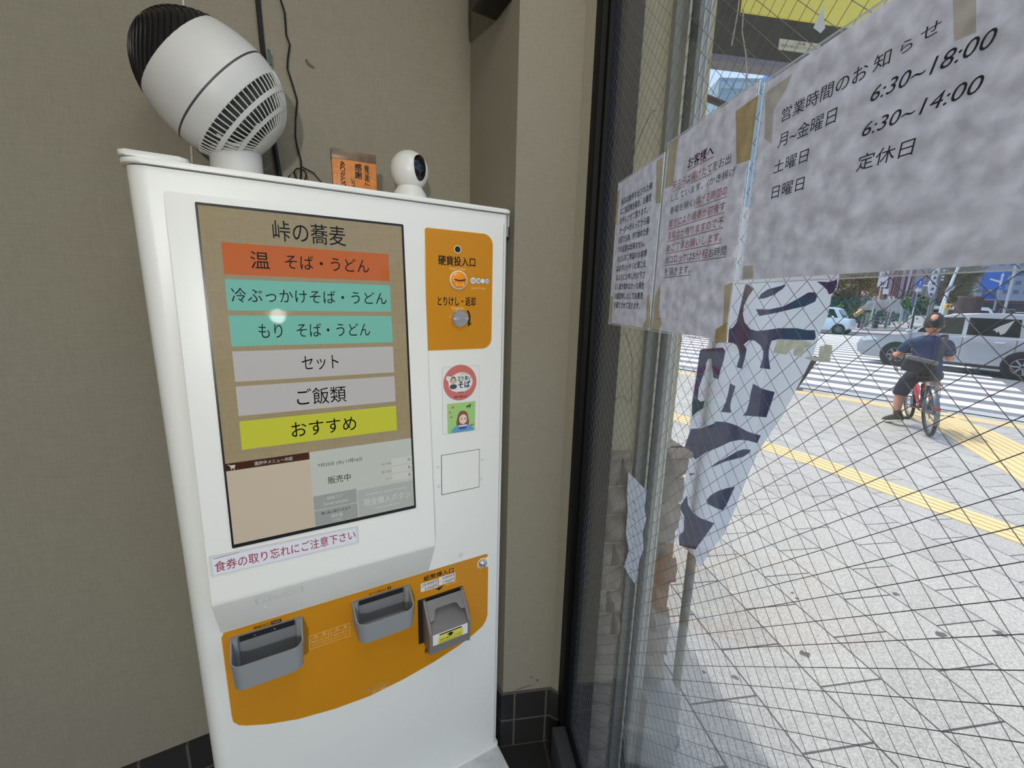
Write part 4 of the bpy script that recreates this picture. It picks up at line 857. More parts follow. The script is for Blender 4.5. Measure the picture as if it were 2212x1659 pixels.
# projecting sign board over the pavement
CN = thing('projecting_sign', 'dark projecting shop sign board overhead with a bright yellow panel', 'sign', M.Translation((0.62, 1.35, 2.1)))
MB().box((0.95, 0.02, 0.36), (1.9, 0.036, 0.66), bev=0.003).done('board', mat('board_dark', (62, 58, 46), rough=0.75, var=0.2, vscale=14), CN)
MB().box((0.95, 0.018, 0.030), (1.9, 0.046, 0.008)).box((0.95, 0.018, 0.040), (1.9, 0.042, 0.012)).done('edge_strip', mat('strip_grey', (128, 124, 130), rough=0.5), CN, smooth=0)
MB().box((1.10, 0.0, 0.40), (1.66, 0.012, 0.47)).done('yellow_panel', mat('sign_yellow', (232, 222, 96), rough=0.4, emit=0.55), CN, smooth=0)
PN = MB().box((0.485, 0.001, 0.095), (0.145, 0.004, 0.030)).done('paper_notice', mat('notice_cream', (214, 206, 176), rough=0.7), CN, smooth=0, label='small cream paper notice under the yellow panel')
letters([('ご注意', 0.465, 0.099, 0.505, 0.107)], mat('notice_red', (176, 74, 46)), CN, frame((0, -0.002, 0), (1, 0, 0), (0, 0, 1)))
letters([('看板に触れないでください', 0.42, 0.0885, 0.55, 0.096)], mat('notice_grey', (128, 120, 96)), CN, frame((0, -0.002, 0), (1, 0, 0), (0, 0, 1)))
# wires hanging at the sign
tag(MB().tube([(0.868, 1.33, 2.62), (0.864, 1.325, 2.25), (0.856, 1.325, 2.16)], 0.0022, 5).done('hanging_wire', mat('wire_pale', (190, 186, 168))), 'short pale wire hanging at the left end of the yellow sign panel', 'wire')
tag(MB().tube([(0.885, 1.33, 2.26), (0.885, 1.325, 2.20), (0.905, 1.322, 2.14), (0.917, 1.32, 2.07), (0.925, 1.32, 1.99)], 0.0022, 5).done('hanging_wire', mat('wire_pale', (190, 186, 168))), 'long pale wire hanging down from the yellow panel in front of the sky', 'wire')
p0, p1 = far(1530, 213, 1.72), far(1580, 233, 1.76); p0 = p0 + (p0 - p1) * ((p0.x - 0.628) / (p1.x - p0.x))
tag(MB().tube([p0, p1], 0.013, 8).done('bracket_arm', mat('duct_dark', (70, 66, 60), rough=0.6)), 'dark slanting bracket arm fixed to the plaster wall, crossing the patch of sky', 'bracket')

# ---------------------------------------------------------------- banner on its pole
PX_, PY_ = 0.775, 1.10
BN = thing('street_banner', 'white vertical banner with navy characters on a pole outside the window', 'banner', M.Translation((PX_, PY_, GZ)))
POLE = thing('banner_pole', 'slim grey banner pole standing by the stone corner of the wall', 'pole', M.Translation((PX_, PY_, GZ)))
MB().cyl((0, 0, 0), (0, 0, 1.0), 0.0145, seg=14).cyl((0, 0, 0.99), (0, 0, 1.66), 0.0125, seg=14).done('pole', mat('pole_grey', (150, 146, 136), rough=0.45), POLE)
MB().lathe([(0.034, 0), (0.034, 0.012), (0.019, 0.02), (0.018, 0.10), (0, 0.10)], None, 20).done('pole_foot', mat('foot_grey', (120, 122, 124), rough=0.7), POLE)
# cloth plane: hangs from the pole towards the window front, so it is seen nearly face on
BD = V((0.07, -1.0, 0)).normalized(); BNN = V((-1.0, -0.07, 0)).normalized()
def bhit(px, py, off=0.0):
    p = hit(px, py, V((PX_, PY_, 0)) + BNN * (0.016 + off), BNN); d = p - V((PX_, PY_, GZ)); return (d.dot(BD), p.z - GZ)
def bwave(u, z): return 0.010 * sin(u * 21 + z * 3.0) * min(1, max(0, u + .02) * 8) + 0.012 * sin(z * 4.2 + 1) * max(0, u)
def cloth(poly, off, h, name, m, parent):
    bm = bmesh.new()
    vs = [bm.verts.new((p[0], p[1], 0)) for p in poly]; f = bm.faces.new(vs)
    bmesh.ops.triangulate(bm, faces=[f])
    for _ in range(5):
        es = [e for e in bm.edges if e.calc_length() > 0.035]
        if not es: break
        bmesh.ops.subdivide_edges(bm, edges=es, cuts=1); bmesh.ops.triangulate(bm, faces=bm.faces[:])
    ring = bmesh.ops.extrude_face_region(bm, geom=bm.faces[:])
    top = {g for g in ring['geom'] if isinstance(g, bmesh.types.BMVert)}
    for v in bm.verts:
        u, z = v.co.x, v.co.y; w = bwave(u, z) + 0.016 + off + (h if v in top else 0)
        v.co = BD * u + BNN * w + V((0, 0, z))
    bmesh.ops.recalc_face_normals(bm, faces=bm.faces[:])
    me = bpy.data.meshes.new(name); bm.to_mesh(me); bm.free(); me.materials.append(m)
    for p in me.polygons: p.use_smooth = True
    me.set_sharp_from_angle(angle=0.7)
    o = bpy.data.objects.new(name, me); COL.objects.link(o); o.parent = parent; return o
banner_white = mat('banner_white', (240, 242, 246), rough=0.85); bt_ = banner_white.node_tree
# cloth lets daylight through
translucent(banner_white, (250, 251, 253), 0.8)
banner_navy = mat('banner_navy', (78, 86, 140), rough=0.85); translucent(banner_navy, (100, 106, 162), 0.7)
outline = [(1556, 440), (1808, 470), (1811, 600), (1806, 622), (1792, 640), (1784, 680), (1765, 720), (1750, 770), (1722, 830), (1690, 900), (1660, 950), (1640, 985), (1615, 1040), (1586, 1100), (1560, 1150), (1530, 1190), (1512, 1225), (1500, 1200), (1475, 1180), (1460, 1160), (1468, 1090), (1480, 1050), (1486, 985), (1492, 900), (1500, 830), (1512, 770), (1530, 745), (1545, 600)]
cloth([bhit(*q) for q in outline], 0.0, 0.0014, 'cloth', banner_white, BN)
S5 = lambda pts: [(1460 + x / 5.183, 580 + y / 5.183) for x, y in pts]
S6 = lambda pts: [(1440 + x / 5.184, 880 + y / 5.184) for x, y in pts]
marks = [S5([(815, 178), (850, 178), (920, 232), (850, 320), (790, 420), (778, 520), (800, 600), (880, 680), (960, 700), (1060, 690), (1180, 668), (1350, 668), (1450, 690), (1535, 690), (1545, 770), (1530, 800), (1350, 800), (1180, 790), (1110, 810), (1085, 900), (1080, 990), (1095, 1128), (990, 1112), (1025, 1000), (1030, 930), (1000, 860), (930, 805), (860, 805), (790, 850), (830, 900), (820, 960), (768, 1122), (688, 1105), (735, 990), (725, 920), (690, 860), (640, 835), (580, 830), (590, 680), (640, 660), (690, 600), (730, 470), (770, 330)]),
         S5([(975, 342), (1010, 285), (1080, 235), (1255, 182), (1220, 230), (1130, 300), (1040, 338)]),
         S5([(948, 455), (1090, 460), (1230, 425), (1380, 330), (1470, 268), (1540, 265), (1563, 310), (1540, 370), (1440, 420), (1280, 462), (1120, 508), (988, 532)]),
         S5([(1562, 145), (1700, 152), (1770, 135), (1800, 120), (1805, 170), (1760, 270), (1700, 290), (1680, 240), (1620, 185)]),
         S5([(600, 1285), (672, 1318), (625, 1440), (600, 1520), (604, 1616), (492, 1606), (545, 1500), (575, 1400)]),
         S5([(915, 1288), (1010, 1345), (1135, 1382), (1100, 1510), (1050, 1665), (900, 1650), (780, 1645), (830, 1600), (865, 1500), (885, 1390)]),
         S5([(285, 905), (520, 885), (545, 930), (530, 1010), (480, 1180), (470, 1240), (420, 1220), (400, 1010), (370, 1010), (345, 1060), (340, 1120), (265, 1330), (250, 1460), (280, 1490), (330, 1480), (310, 1560), (240, 1610), (190, 1659), (190, 1500), (240, 1200), (270, 960)]),
         S6([(515, 185), (545, 158), (650, 165), (800, 205), (950, 270), (1095, 312), (1058, 398), (950, 368), (850, 362), (700, 385), (580, 440), (440, 505), (330, 580), (200, 470), (280, 240), (400, 235)]),
         S6([(478, 678), (560, 610), (700, 540), (810, 488), (900, 465), (980, 472), (975, 500), (880, 555), (760, 580), (640, 605)]),
         S6([(768, 888), (640, 1110), (600, 1155), (530, 1130), (450, 1080), (440, 1040), (480, 985), (560, 935), (660, 905)]),
         S6([(380, 1240), (510, 1300), (400, 1480), (330, 1590), (150, 1545), (145, 1440), (200, 1380), (205, 1220), (150, 1120), (235, 985), (245, 1090), (300, 1178)]),
         S6([(268, 738), (335, 738), (270, 765)])]
for q in marks: cloth([bhit(*p) for p in q], -0.0 + 0.0020, 0.0008, 'printed_stroke', banner_navy, BN)

# ---------------------------------------------------------------- ground
pave = brick_mat('granite_paving', (170, 168, 161), (180, 178, 170), (74, 70, 67), 0.44, 0.29, 0.0040, rot=pi / 2, rough=0.6, speck=0.26, spscale=150)
pm = [n for n in pave.node_tree.nodes if n.type == 'MAPPING'][0]; pm.inputs['Location'].default_value = (0.33, -0.05, 0)
US, VS = V((0.504, -0.864, 0)), V((0.864, 0.504, 0))
def st(u, v, z=0.0): return US * u + VS * v + V((0, 0, z))
def xy(p): return (p.x, p.y)
struct(MB().prism([(0.40, -6), xy(st(9, 9.2)), xy(st(-16, 9.2)), (0.40, 18)], GZ - 0.2, GZ).done('sidewalk', pave, smooth=0))
struct(MB().prism([(0.32, -3.1), (0.41, -3.1), (0.41, 1.06), (0.32, 1.06)], GZ - 0.2, GZ + 0.02).done('trim_3', dark_granite, smooth=0))
kerb = mat('kerb_grey', (172, 176, 176), rough=0.8, var=0.1, vscale=9)
struct(MB().prism([xy(st(9, 9.2)), xy(st(9, 9.62)), xy(st(-30, 9.62)), xy(st(-30, 9.2))], GZ - 0.2, GZ - 0.002).done('kerb', kerb, smooth=0))
asph = mat('asphalt', (118, 122, 128), rough=0.9, var=0.08, vscale=3, bump=0.2, bscale=300)
road = struct(MB().prism([xy(st(40, 9.6)), xy(st(40, 36)), xy(st(-80, 36)), xy(st(-80, 9.6))], RZ - 0.2, RZ).done('road', asph, smooth=0))
paint = mat('road_paint_white', (244, 245, 246), rough=0.7)
cw = MB()
for k in range(21):
    v = 10.06 + 0.97 * k; ur = 0.2 - 0.235 * max(0, v - 12.6) if v > 12.6 else 0.9
    cw.prism([xy(st(ur, v)), xy(st(ur - .08, v + .48)), xy(st(-14 - .5 * k, v + .48)), xy(st(-14 - .5 * k, v))], RZ, RZ + 0.003)
cw.done('crosswalk_marking', paint, road, smooth=0)
struct(MB().prism([xy(st(40, 33)), xy(st(40, 70)), xy(st(-90, 70)), xy(st(-90, 33))], RZ - 0.2, RZ + 0.10).done('far_sidewalk', mat('far_paving', (176, 168, 172), rough=0.9), smooth=0))
tact = mat('tactile_yellow', (226, 203, 150), rough=0.75, var=0.06, vscale=30); tact_shade = mat('tactile_groove_shade', (198, 168, 110), rough=0.8)  # darker base colour stands in for shade in the grooves between bars
def ribbon(cl, w, z0, z1, lo, hi):
    mb = MB(); n = len(cl); L = []
    for i, p in enumerate(cl):
        p = V((*p, 0)); a = V((*cl[max(i - 1, 0)], 0)); b2 = V((*cl[min(i + 1, n - 1)], 0)); t = (b2 - a).normalized(); nn = V((-t.y, t.x, 0))
        L.append((p + nn * (lo * w), p + nn * (hi * w)))
    for i in range(n - 1):
        mb.prism([xy(L[i][0]), xy(L[i + 1][0]), xy(L[i + 1][1]), xy(L[i][1])], z0, z1)
    return mb
def tactile(name, cl, w, bars):
    o = struct(ribbon(cl, w, GZ - .01, GZ + .002, -.5, .5).done(name, tact_shade, smooth=0))
    for k in range(bars): ribbon(cl, w, GZ + .002, GZ + .0055, -.5 + (k + .12) / bars, -.5 + (k + .88) / bars).done('tactile_bar', tact, o, smooth=0)
tactile('tactile_paving', [(2.35, 7.6), (2.75, 6.2), (3.08, 5.1), (3.33, 4.30), (3.66, 3.40), (3.93, 2.02), (4.15, 0.8), (4.3, -1)], 0.31, 4)
tactile('tactile_paving', [xy(st(-12, 8.78)), xy(st(-4, 8.78)), xy(st(-0.9, 8.78)), xy(st(3, 8.78))], 0.32, 4)
tactile('tactile_paving', [(7.0, 5.0), (6.70, 4.30), (6.15, 3.55), (5.45, 2.62), (4.6, 1.5)], 0.66, 8)
# dark specks of gum on the paving
gm = mat('gum_dark', (92, 92, 92), rough=0.8)
for k, (x, y, r) in enumerate(((2031, 1370, .022), (2160, 1369, .026), (1737, 1412, .02), (1935, 1283, .018), (1588, 1463, .013), (1712, 1281, .008), (1722, 1293, .01), (1520, 1452, .01))):
    g = ground(x, y); rn = random.Random(k)
    MB().prism(smoothpoly([(r * cos(a) * rn.uniform(.5, 1.2) * 1.1, r * sin(a) * rn.uniform(.5, 1.1)) for a in [2 * pi * j / 9 for j in range(9)]]), 0.0, 0.0012).done('pavement_stain', gm, bpy.data.objects['sidewalk'], X=M.Translation((g.x, g.y, GZ)), smooth=0)
# leaning black post behind the banner
g = ground(1716, 842); g2 = far(1768, 765, 6.0); BP = thing('bollard', 'leaning black post with pale bands on the pavement edge behind the banner', 'bollard', M.Translation(g))
q1 = hit(1764, 770, g, (g - CAM_P).normalized() * V((1, 1, 0)).length and V((g.x, g.y, 0)).normalized()) - g
MB().tube([(0, 0, 0.03), q1 * .3, q1 * .6, q1], [0.042, 0.044, 0.046, 0.046], 14).done('post', mat('post_black', (42, 42, 36), rough=0.6, var=0.5, vscale=30), BP)
MB().tube([q1 * .90, q1 * .915], 0.0475, 14).done('band', mat('band_pale', (190, 190, 180)), BP); MB().tube([q1 * .955, q1 * .97], 0.0475, 14).done('band', mat('band_pale', (190, 190, 180)), BP)
MB().prism(smoothpoly([(-0.09, -0.06), (0.0, -0.07), (0.13, -0.05), (0.15, 0.02), (0.05, 0.08), (-0.08, 0.06)]), 0, 0.03, bev=0.01).done('foot', mat('foot_grey', (120, 122, 124)), BP)

# ================================================================ STREET: vehicles
tyre = mat('tyre_black', (26, 26, 27), rough=0.8); rimm = mat('wheel_rim', (150, 152, 156), rough=0.35, metal=0.7)
car_glass = mat('car_glass', (34, 42, 40), rough=0.05, spec=0.6)
lamp_clear = mat('lamp_clear', (226, 230, 234), rough=0.1); lamp_red = mat('lamp_red', (150, 24, 22), rough=0.15)
black_trim = mat('car_trim', (30, 30, 32), rough=0.6)
def vehicle(name, label, cat, X, col, side, gh, W, axles, wr, belt, windows, extra=None, group='vehicles on the road'):
    """side: body outline (x,z); gh: greenhouse outline; windows: side window outlines; local x forward, y left, z up"""
    paint_ = mat('paint_' + label.split()[0], col, rough=0.22, spec=0.6, coat=0.4)
    T = thing(name, label, cat, X, group)
    SX_ = frame((0, 0, 0), (1, 0, 0), (0, 0, 1))                 # poly (x,z), extruded along -y
    MB().prism(side, -W / 2, W / 2, SX_, bev=0.05, seg=3).done('body', paint_, T, smooth=0.7)
    MB().prism(gh, -W / 2 + .09, W / 2 - .09, SX_, bev=0.04, seg=3).done('cabin', paint_, T, smooth=0.7)
    for sy in (1, -1):
        for w_ in windows:
            MB().prism(w_, W / 2 - .092 if sy < 0 else -(W / 2 - .086), W / 2 - .086 if sy < 0 else -(W / 2 - .092), SX_).done('side_window', car_glass, T, smooth=0)
    for ax in axles:
        for sy in (1, -1):
            wf = frame((ax, sy * (W / 2 - .10), wr), (1, 0, 0), (0, 0, 1), (0, -1, 0))
            o = MB().lathe([(wr * .66, -.10), (wr * .94, -.10), (wr, -.06), (wr, .06), (wr * .94, .10), (wr * .66, .10)], wf, 28).done('wheel', tyre, T)
            MB().lathe([(wr * .67, -.075), (wr * .60, -.060), (wr * .2, -.055), (0, -.06)], wf, 28).lathe([(wr * .67, .075), (wr * .60, .060), (wr * .2, .055), (0, .06)], wf, 28).done('rim', rimm, o)
            MB().prism(disc(ax, wr, wr * 1.16, 26), W / 2 - .012 if sy < 0 else -W / 2 - .004, W / 2 + .004 if sy < 0 else -W / 2 + .012, SX_).done('wheel_arch', black_trim, T, smooth=0)
            wf2 = frame((ax, sy * (W / 2 - .08), wr), (1, 0, 0), (0, 0, 1), (0, -1, 0))
            MB().lathe([(wr * .62, -.10), (wr * .98, -.10), (wr, -.08), (wr, .0)] if sy > 0 else [(wr, .0), (wr, .08), (wr * .98, .10), (wr * .62, .10)], wf2, 28).done('tyre_face', tyre, o)
            s_ = MB()
            for k in range(7):
                a = 2 * pi * k / 7
                s_.box((wr * .34 * cos(a), wr * .34 * sin(a), -.09 if sy > 0 else .09), (wr * .5, wr * .10, .02), wf2, rot=M.Rotation(a, 4, 'Z'))
            s_.lathe([(wr * .64, -.098 if sy > 0 else .098), (wr * .58, -.10 if sy > 0 else .10)], wf2, 28)
            s_.done('spokes', rimm, o, smooth=0)
    if extra: extra(T, SX_, W, paint_)
    return T
def heading_frame(p, hx_, hy_): return frame(p, (hx_, hy_, 0), (-hy_, hx_, 0))
# silver estate car crossing in front
hd = V((-0.312, 0.950, 0)).normalized()
rl = V((13.068, 7.556, 0)); midp = rl + hd * 1.16 + V((hd.y, -hd.x, 0)) * (1.70 / 2 - .06)
def silver_extra(T, SX_, W, pm_):
    for sy in (1, -1):
        yy = (W / 2 - .003 if sy < 0 else -W / 2 - .006, W / 2 + .006 if sy < 0 else -W / 2 + .003)
        for x in (0.30, -0.72): MB().prism(rrect(x - .09, .815, x + .09, .84, .012, 3), yy[0] - .02 * (sy > 0), yy[1] + .02 * (sy < 0), SX_).done('door_handle', lamp_clear, T)
        for x in (0.92, -0.08, -0.98): MB().prism(rrect(x - .004, .34, x + .004, .90, 0), yy[0], yy[1], SX_).done('door_gap', black_trim, T, smooth=0)
        MB().ball((0.95, sy * (W / 2 + .07), 0.98), (.07, .09, .06)).done('mirror', pm_, T)
        MB().prism([(1.62, .70), (1.96, .62), (2.02, .70), (1.80, .80)], yy[0] - .01, yy[1] + .01, SX_).done('headlight', lamp_clear, T)
        MB().prism([(-2.02, .72), (-1.80, .80), (-1.84, .98), (-2.0, .96)], yy[0] - .01, yy[1] + .01, SX_).done('tail_light', lamp_red, T)
        MB().prism([(-1.5, .20), (1.5, .20), (1.5, .27), (-1.5, .27)], yy[0], yy[1] + .004, SX_).done('sill_trim', black_trim, T, smooth=0)
    MB().box((0.735, 0, 1.185), (0.02, W * .74, .56), rot=M.Rotation(radians(-50.4), 4, 'Y')).done('windscreen', car_glass, T)
vehicle('estate_car', 'silver estate car passing close behind the cyclist on the crosswalk', 'car', heading_frame((midp.x, midp.y, RZ), hd.x, hd.y), (158, 162, 166),
        [(2.08, .30), (2.13, .52), (2.05, .70), (1.80, .76), (1.30, .85), (1.02, .90), (-1.9, .97), (-2.05, .92), (-2.12, .62), (-2.08, .32), (-1.8, .20), (1.9, .20)],
        [(1.06, .88), (0.98, .95), (0.46, 1.38), (0.22, 1.47), (-0.4, 1.51), (-1.4, 1.48), (-1.72, 1.38), (-2.0, .95), (-2.0, .9)], 1.70, (1.16, -1.16), 0.31, .95,
        [[(0.84, .965), (0.78, 1.06), (0.38, 1.37), (-0.02, 1.385), (-0.02, .965)], [(-0.10, .965), (-0.10, 1.385), (-0.95, 1.375), (-0.98, .965)], [(-1.06, .965), (-1.03, 1.37), (-1.55, 1.33), (-1.80, .98)]], silver_extra)
# small pale kei car at the far left
g = far(1768, 714, 26.0); g.z = RZ
def kei_extra(T, SX_, W, pm_):
    for sy in (1, -1):
        yy = (W / 2 - .003 if sy < 0 else -W / 2 - .006, W / 2 + .006 if sy < 0 else -W / 2 + .003)
        MB().prism(rrect(-.05, .80, .09, .83, .012, 3), yy[0] - .02, yy[1] + .02, SX_).done('door_handle', pm_, T)
        MB().ball((0.80, sy * (W / 2 + .06), 1.0), (.07, .09, .07)).done('mirror', lamp_clear, T)
        MB().prism([(1.42, .72), (1.58, .66), (1.62, .80), (1.46, .84)], yy[0] - .01, yy[1] + .01, SX_).done('headlight', lamp_clear, T)
    MB().box((1.115, 0, 1.22), (0.02, W * .8, .5), rot=M.Rotation(radians(-32), 4, 'Y')).done('windscreen', car_glass, T)
vehicle('kei_car', 'small pale blue boxy car on the far left behind the banner', 'car', heading_frame((g.x, g.y, RZ), US.x, US.y), (204, 224, 234),
        [(1.62, .35), (1.66, .60), (1.60, .86), (1.45, .92), (0.95, .95), (-1.6, .97), (-1.66, .6), (-1.62, .3), (-1.4, .2), (1.4, .2)],
        [(1.28, .92), (0.92, 1.50), (0.7, 1.57), (-1.2, 1.58), (-1.5, 1.52), (-1.6, .92)], 1.45, (1.15, -1.2), 0.29, .95,
        [[(1.02, .97), (0.76, 1.46), (0.06, 1.48), (0.06, .97)], [(-.04, .97), (-.04, 1.48), (-.85, 1.48), (-.85, .97)]], kei_extra)
# white van farther back
g = far(2052, 708, 30.0); vh = (US * 0.72 + VS * 0.69).normalized()
def van_extra(T, SX_, W, pm_):
    MB().box((-2.245, 0, 1.42), (.02, W * .80, .50)).done('rear_window', car_glass, T, smooth=0)
    MB().box((-2.29, 0, .42), (.10, W * .96, .16), bev=.03).done('rear_bumper', pm_, T)
    MB().box((-2.25, 0, .92), (.03, .16, .07)).done('rear_handle', black_trim, T, smooth=0)
    for sy in (1, -1): MB().box((-2.25, sy * (W / 2 - .1), .55), (.03, .12, .16)).done('tail_light', lamp_red, T, smooth=0)
    MB().box((2.08, 0, 1.35), (.03, W * .8, .6), rot=M.Rotation(radians(-30), 4, 'Y')).done('windscreen', car_glass, T)
vehicle('van', 'white van seen from behind beyond the cyclist', 'van', heading_frame((g.x, g.y, RZ), vh.x, vh.y), (228, 230, 232),
        [(2.3, .35), (2.34, .7), (2.25, 1.0), (-2.24, 1.06), (-2.26, .6), (-2.24, .3), (-2.0, .22), (2.1, .22)],
        [(2.2, .98), (1.75, 1.66), (1.5, 1.82), (-2.05, 1.84), (-2.20, 1.7), (-2.24, 1.0)], 1.65, (1.5, -1.35), 0.31, 1.05,
        [[(1.9, 1.1), (1.55, 1.58), (0.95, 1.62), (0.95, 1.1)], [(.82, 1.1), (.82, 1.62), (-.5, 1.62), (-.5, 1.1)], [(-.62, 1.1), (-.62, 1.62), (-1.95, 1.62), (-1.95, 1.1)]], van_extra)
# queue of cars far off on the right
for k, (px, py, d, c, lab) in enumerate(((2128, 668, 70, (214, 218, 220), 'tiny white car far away to the right of the brown box'), (2176, 669, 62, (96, 78, 84), 'dark maroon van far away above the silver car roof'), (2205, 672, 66, (190, 196, 206), 'tiny pale car far away at the right edge of the picture'))):
    g = far(px, py, d); hh = 2.0 if k == 1 else 1.6
    vehicle('far_car', lab, 'car', heading_frame((g.x, g.y, RZ), -VS.x, -VS.y), c, [(2.0, .3), (2.05, .7), (1.4, .95), (-1.9, .95), (-2.0, .3)], [(1.2, .9), (.7, hh - .1), (-1.5, hh), (-1.9, .9)], 1.7, (1.25, -1.25), .31, .9, [[(.8, .95), (.5, hh - .25), (-1.5, hh - .25), (-1.6, .95)]],
            lambda T, S_, W, p_: (MB().box((1.02, 0, (hh + .85) / 2), (.03, 1.35, (hh - 1.0) * 1.0), rot=M.Rotation(radians(-28), 4, 'Y')).done('windscreen', car_glass, T), [MB().box((2.03, s * .6, .62), (.04, .3, .14)).done('headlight', lamp_clear, T, smooth=0) for s in (-1, 1)]))

# ================================================================ BICYCLE AND RIDER
BO = ground(2005, 941); BH = V((0.67, 0.743, 0)).normalized(); BL = V((-BH.y, BH.x, 0))
BXU = frame(BO, BH, BL); BX = BXU @ M.Rotation(radians(-7), 4, 'X')
BK = thing('bicycle', 'red framed city bicycle with a front basket on the pavement', 'bicycle', BX)
steel = mat('bike_steel', (150, 152, 156), rough=0.3, metal=0.8); red = mat('bike_red', (178, 30, 44), rough=0.3, coat=0.3); bike_black = mat('bike_black', (24, 24, 26), rough=0.5)
WR = 0.305
for x, nm in ((0.0, 'rear'), (1.04, 'front')):
    wf = frame((x, 0, WR), (1, 0, 0), (0, 0, 1), (0, -1, 0))
    wh = MB().lathe([(WR - .034, -.010), (WR - .022, -.019), (WR - .006, -.015), (WR, 0), (WR - .006, .015), (WR - .022, .019), (WR - .034, .010), (WR - .034, -.010)], wf, 44).done('wheel', tyre, BK)
    MB().lathe([(WR - .034, -.005), (WR - .050, -.010), (WR - .050, .010), (WR - .034, .012)], wf, 44).done('rim', steel, wh)
    sp_ = MB()
    for k in range(28):
        a = 2 * pi * k / 28 + .1 * (k % 2); s = 1 if k % 2 else -1
        sp_.tube([(.016 * cos(a + 1.2 * s), .016 * sin(a + 1.2 * s), .028 * s), ((WR - .05) * cos(a), (WR - .05) * sin(a), 0)], .0011, 4, wf)
    sp_.lathe([(.022, -.03), (.022, -.024), (.013, -.022), (.013, .022), (.022, .024), (.022, .03)], wf, 14)
    sp_.done('spokes', steel, wh)
    a0, a1 = (radians(-20), radians(170)) if nm == 'rear' else (radians(15), radians(165))
    fd = MB(); n = 26
    def ff(u, v, a0=a0, a1=a1, x=x): 
        a = a0 + (a1 - a0) * u if nm == 'front' else radians(10) + radians(190) * u; r = WR + .022 - .008 * abs(2 * v - 1) ** 2
        return V((x + r * cos(a), (v - .5) * .052, WR + r * sin(a)))
    fd.grid(ff, n, 4); fd.done('mudguard', mat('mudguard_steel', (120, 126, 130), rough=0.22, metal=0.8), BK)
fm = MB()
bb = (.44, 0, .27)
fm.tube([bb, (.34, 0, .52), (.285, 0, .66)], .017, 10).tube([bb, (.62, 0, .36), (.80, 0, .60), (.865, 0, .76)], .021, 10).tube([(.37, 0, .43), (.60, 0, .50), (.83, 0, .70)], .015, 10).tube([(.83, 0, .86), (.895, 0, .62)], .022, 10)
fm.done('frame', red, BK)
sy_ = MB()
for s in (-1, 1): sy_.tube([(.44, .035 * s, .27), (.2, .055 * s, .28), (0, .062 * s, WR)], .009, 8).tube([(.31, .02 * s, .60), (.15, .05 * s, .46), (0, .062 * s, WR)], .008, 8).tube([(.895, .03 * s, .62), (.95, .055 * s, .48), (1.04, .055 * s, WR)], .011, 8)
sy_.done('stays', bike_black, BK)
MB().prism([(-.06, .245), (.46, .215), (.52, .27), (.46, .325), (-.06, .335)], .052, .066, frame((0, 0, 0), (1, 0, 0), (0, 0, 1)), bev=.005).done('chain_guard', bike_black, BK)
MB().tube([(.285, 0, .66), (.265, 0, .70)], .013, 8).done('seat_post', steel, BK)
MB().prism(smoothpoly([(.40, .0), (.36, .028), (.27, .05), (.17, .095), (.10, .10), (.08, 0), (.10, -.10), (.17, -.095), (.27, -.05), (.36, -.028)]), .70, .745, bev=.018).done('saddle', bike_black, BK)
hb_ = MB().tube([(.83, 0, .86), (.815, 0, .93)], .013, 8)
hb_.tube([(.60, .27, .87), (.68, .265, .89), (.80, .20, .93), (.83, .09, .935), (.815, 0, .93), (.83, -.09, .935), (.80, -.20, .93), (.68, -.265, .89), (.60, -.27, .87)], .011, 8).done('handlebar', steel, BK)
for s in (-1, 1): MB().tube([(.59, .272 * s, .868), (.70, .26 * s, .895)], .016, 10).done('grip', bike_black, BK)
bs = MB(); wz = .66
for k in range(9):
    y = -.17 + .34 * k / 8; bs.tube([(.98, y * .85, wz), (.96, y, .90)], .0022, 5).tube([(1.22, y * .85, wz), (1.26, y, .90)], .0022, 5).tube([(.98, y * .85, wz), (1.22, y * .85, wz)], .0022, 5)
for k in range(7):
    x = .98 + .24 * k / 6
    for s in (-1, 1): bs.tube([(x, .1445 * s, wz), (x - .02 + .06 * k / 6, .17 * s, .90)], .0022, 5)
for z, e in ((wz, 0), (.74, .33), (.82, .66), (.90, 1.0)): 
    q = [(.98 - .02 * e, .1445 + .0255 * e, z), (1.22 + .04 * e, .1445 + .0255 * e, z), (1.22 + .04 * e, -.1445 - .0255 * e, z), (.98 - .02 * e, -.1445 - .0255 * e, z), (.98 - .02 * e, .1445 + .0255 * e, z)]
    bs.tube(q, .004 if z > .89 else .0025, 5)
bs.done('basket', mat('basket_wire', (60, 60, 62), rough=0.4, metal=0.6), BK)
rk = MB()
for s in (-1, 1): rk.tube([(.24, .05 * s, .64), (-.2, .06 * s, .66), (-.26, .03 * s, .66)], .005, 6).tube([(-.12, .06 * s, .66), (0, .07 * s, WR)], .005, 6)
for x in (-.2, -.05, .1): rk.tube([(x, -.06, .66), (x, .06, .66)], .004, 6)
rk.done('rear_rack', steel, BK)
MB().box((-.335, 0, .40), (.012, .05, .04), bev=.004).done('reflector', mat('reflector_red', (170, 20, 30), rough=0.15), BK)
st2 = MB()
for s in (-1, 1): st2.tube([(0, .075 * s, WR), (-.10, .10 * s, .33), (-.26, .10 * s, .36)], .005, 6)
st2.tube([(-.26, .10, .36), (-.26, -.10, .36)], .005, 6); st2.done('rear_stand', steel, BK)
ca = MB().tube([(.44, .09, .27), (.44, .09, .42)], .009, 8).tube([(.44, -.09, .27), (.44, -.09, .12)], .009, 8).cyl((.44, -.09, .27), (.44, .09, .27), .013)
ca.done('crank', steel, BK)
for s, z in ((1, .12), (-1, .42)): MB().box((.44, .14 * s, z if s < 0 else .42 - .30), (.09, .08, .024), bev=.006).done('pedal', bike_black, BK)

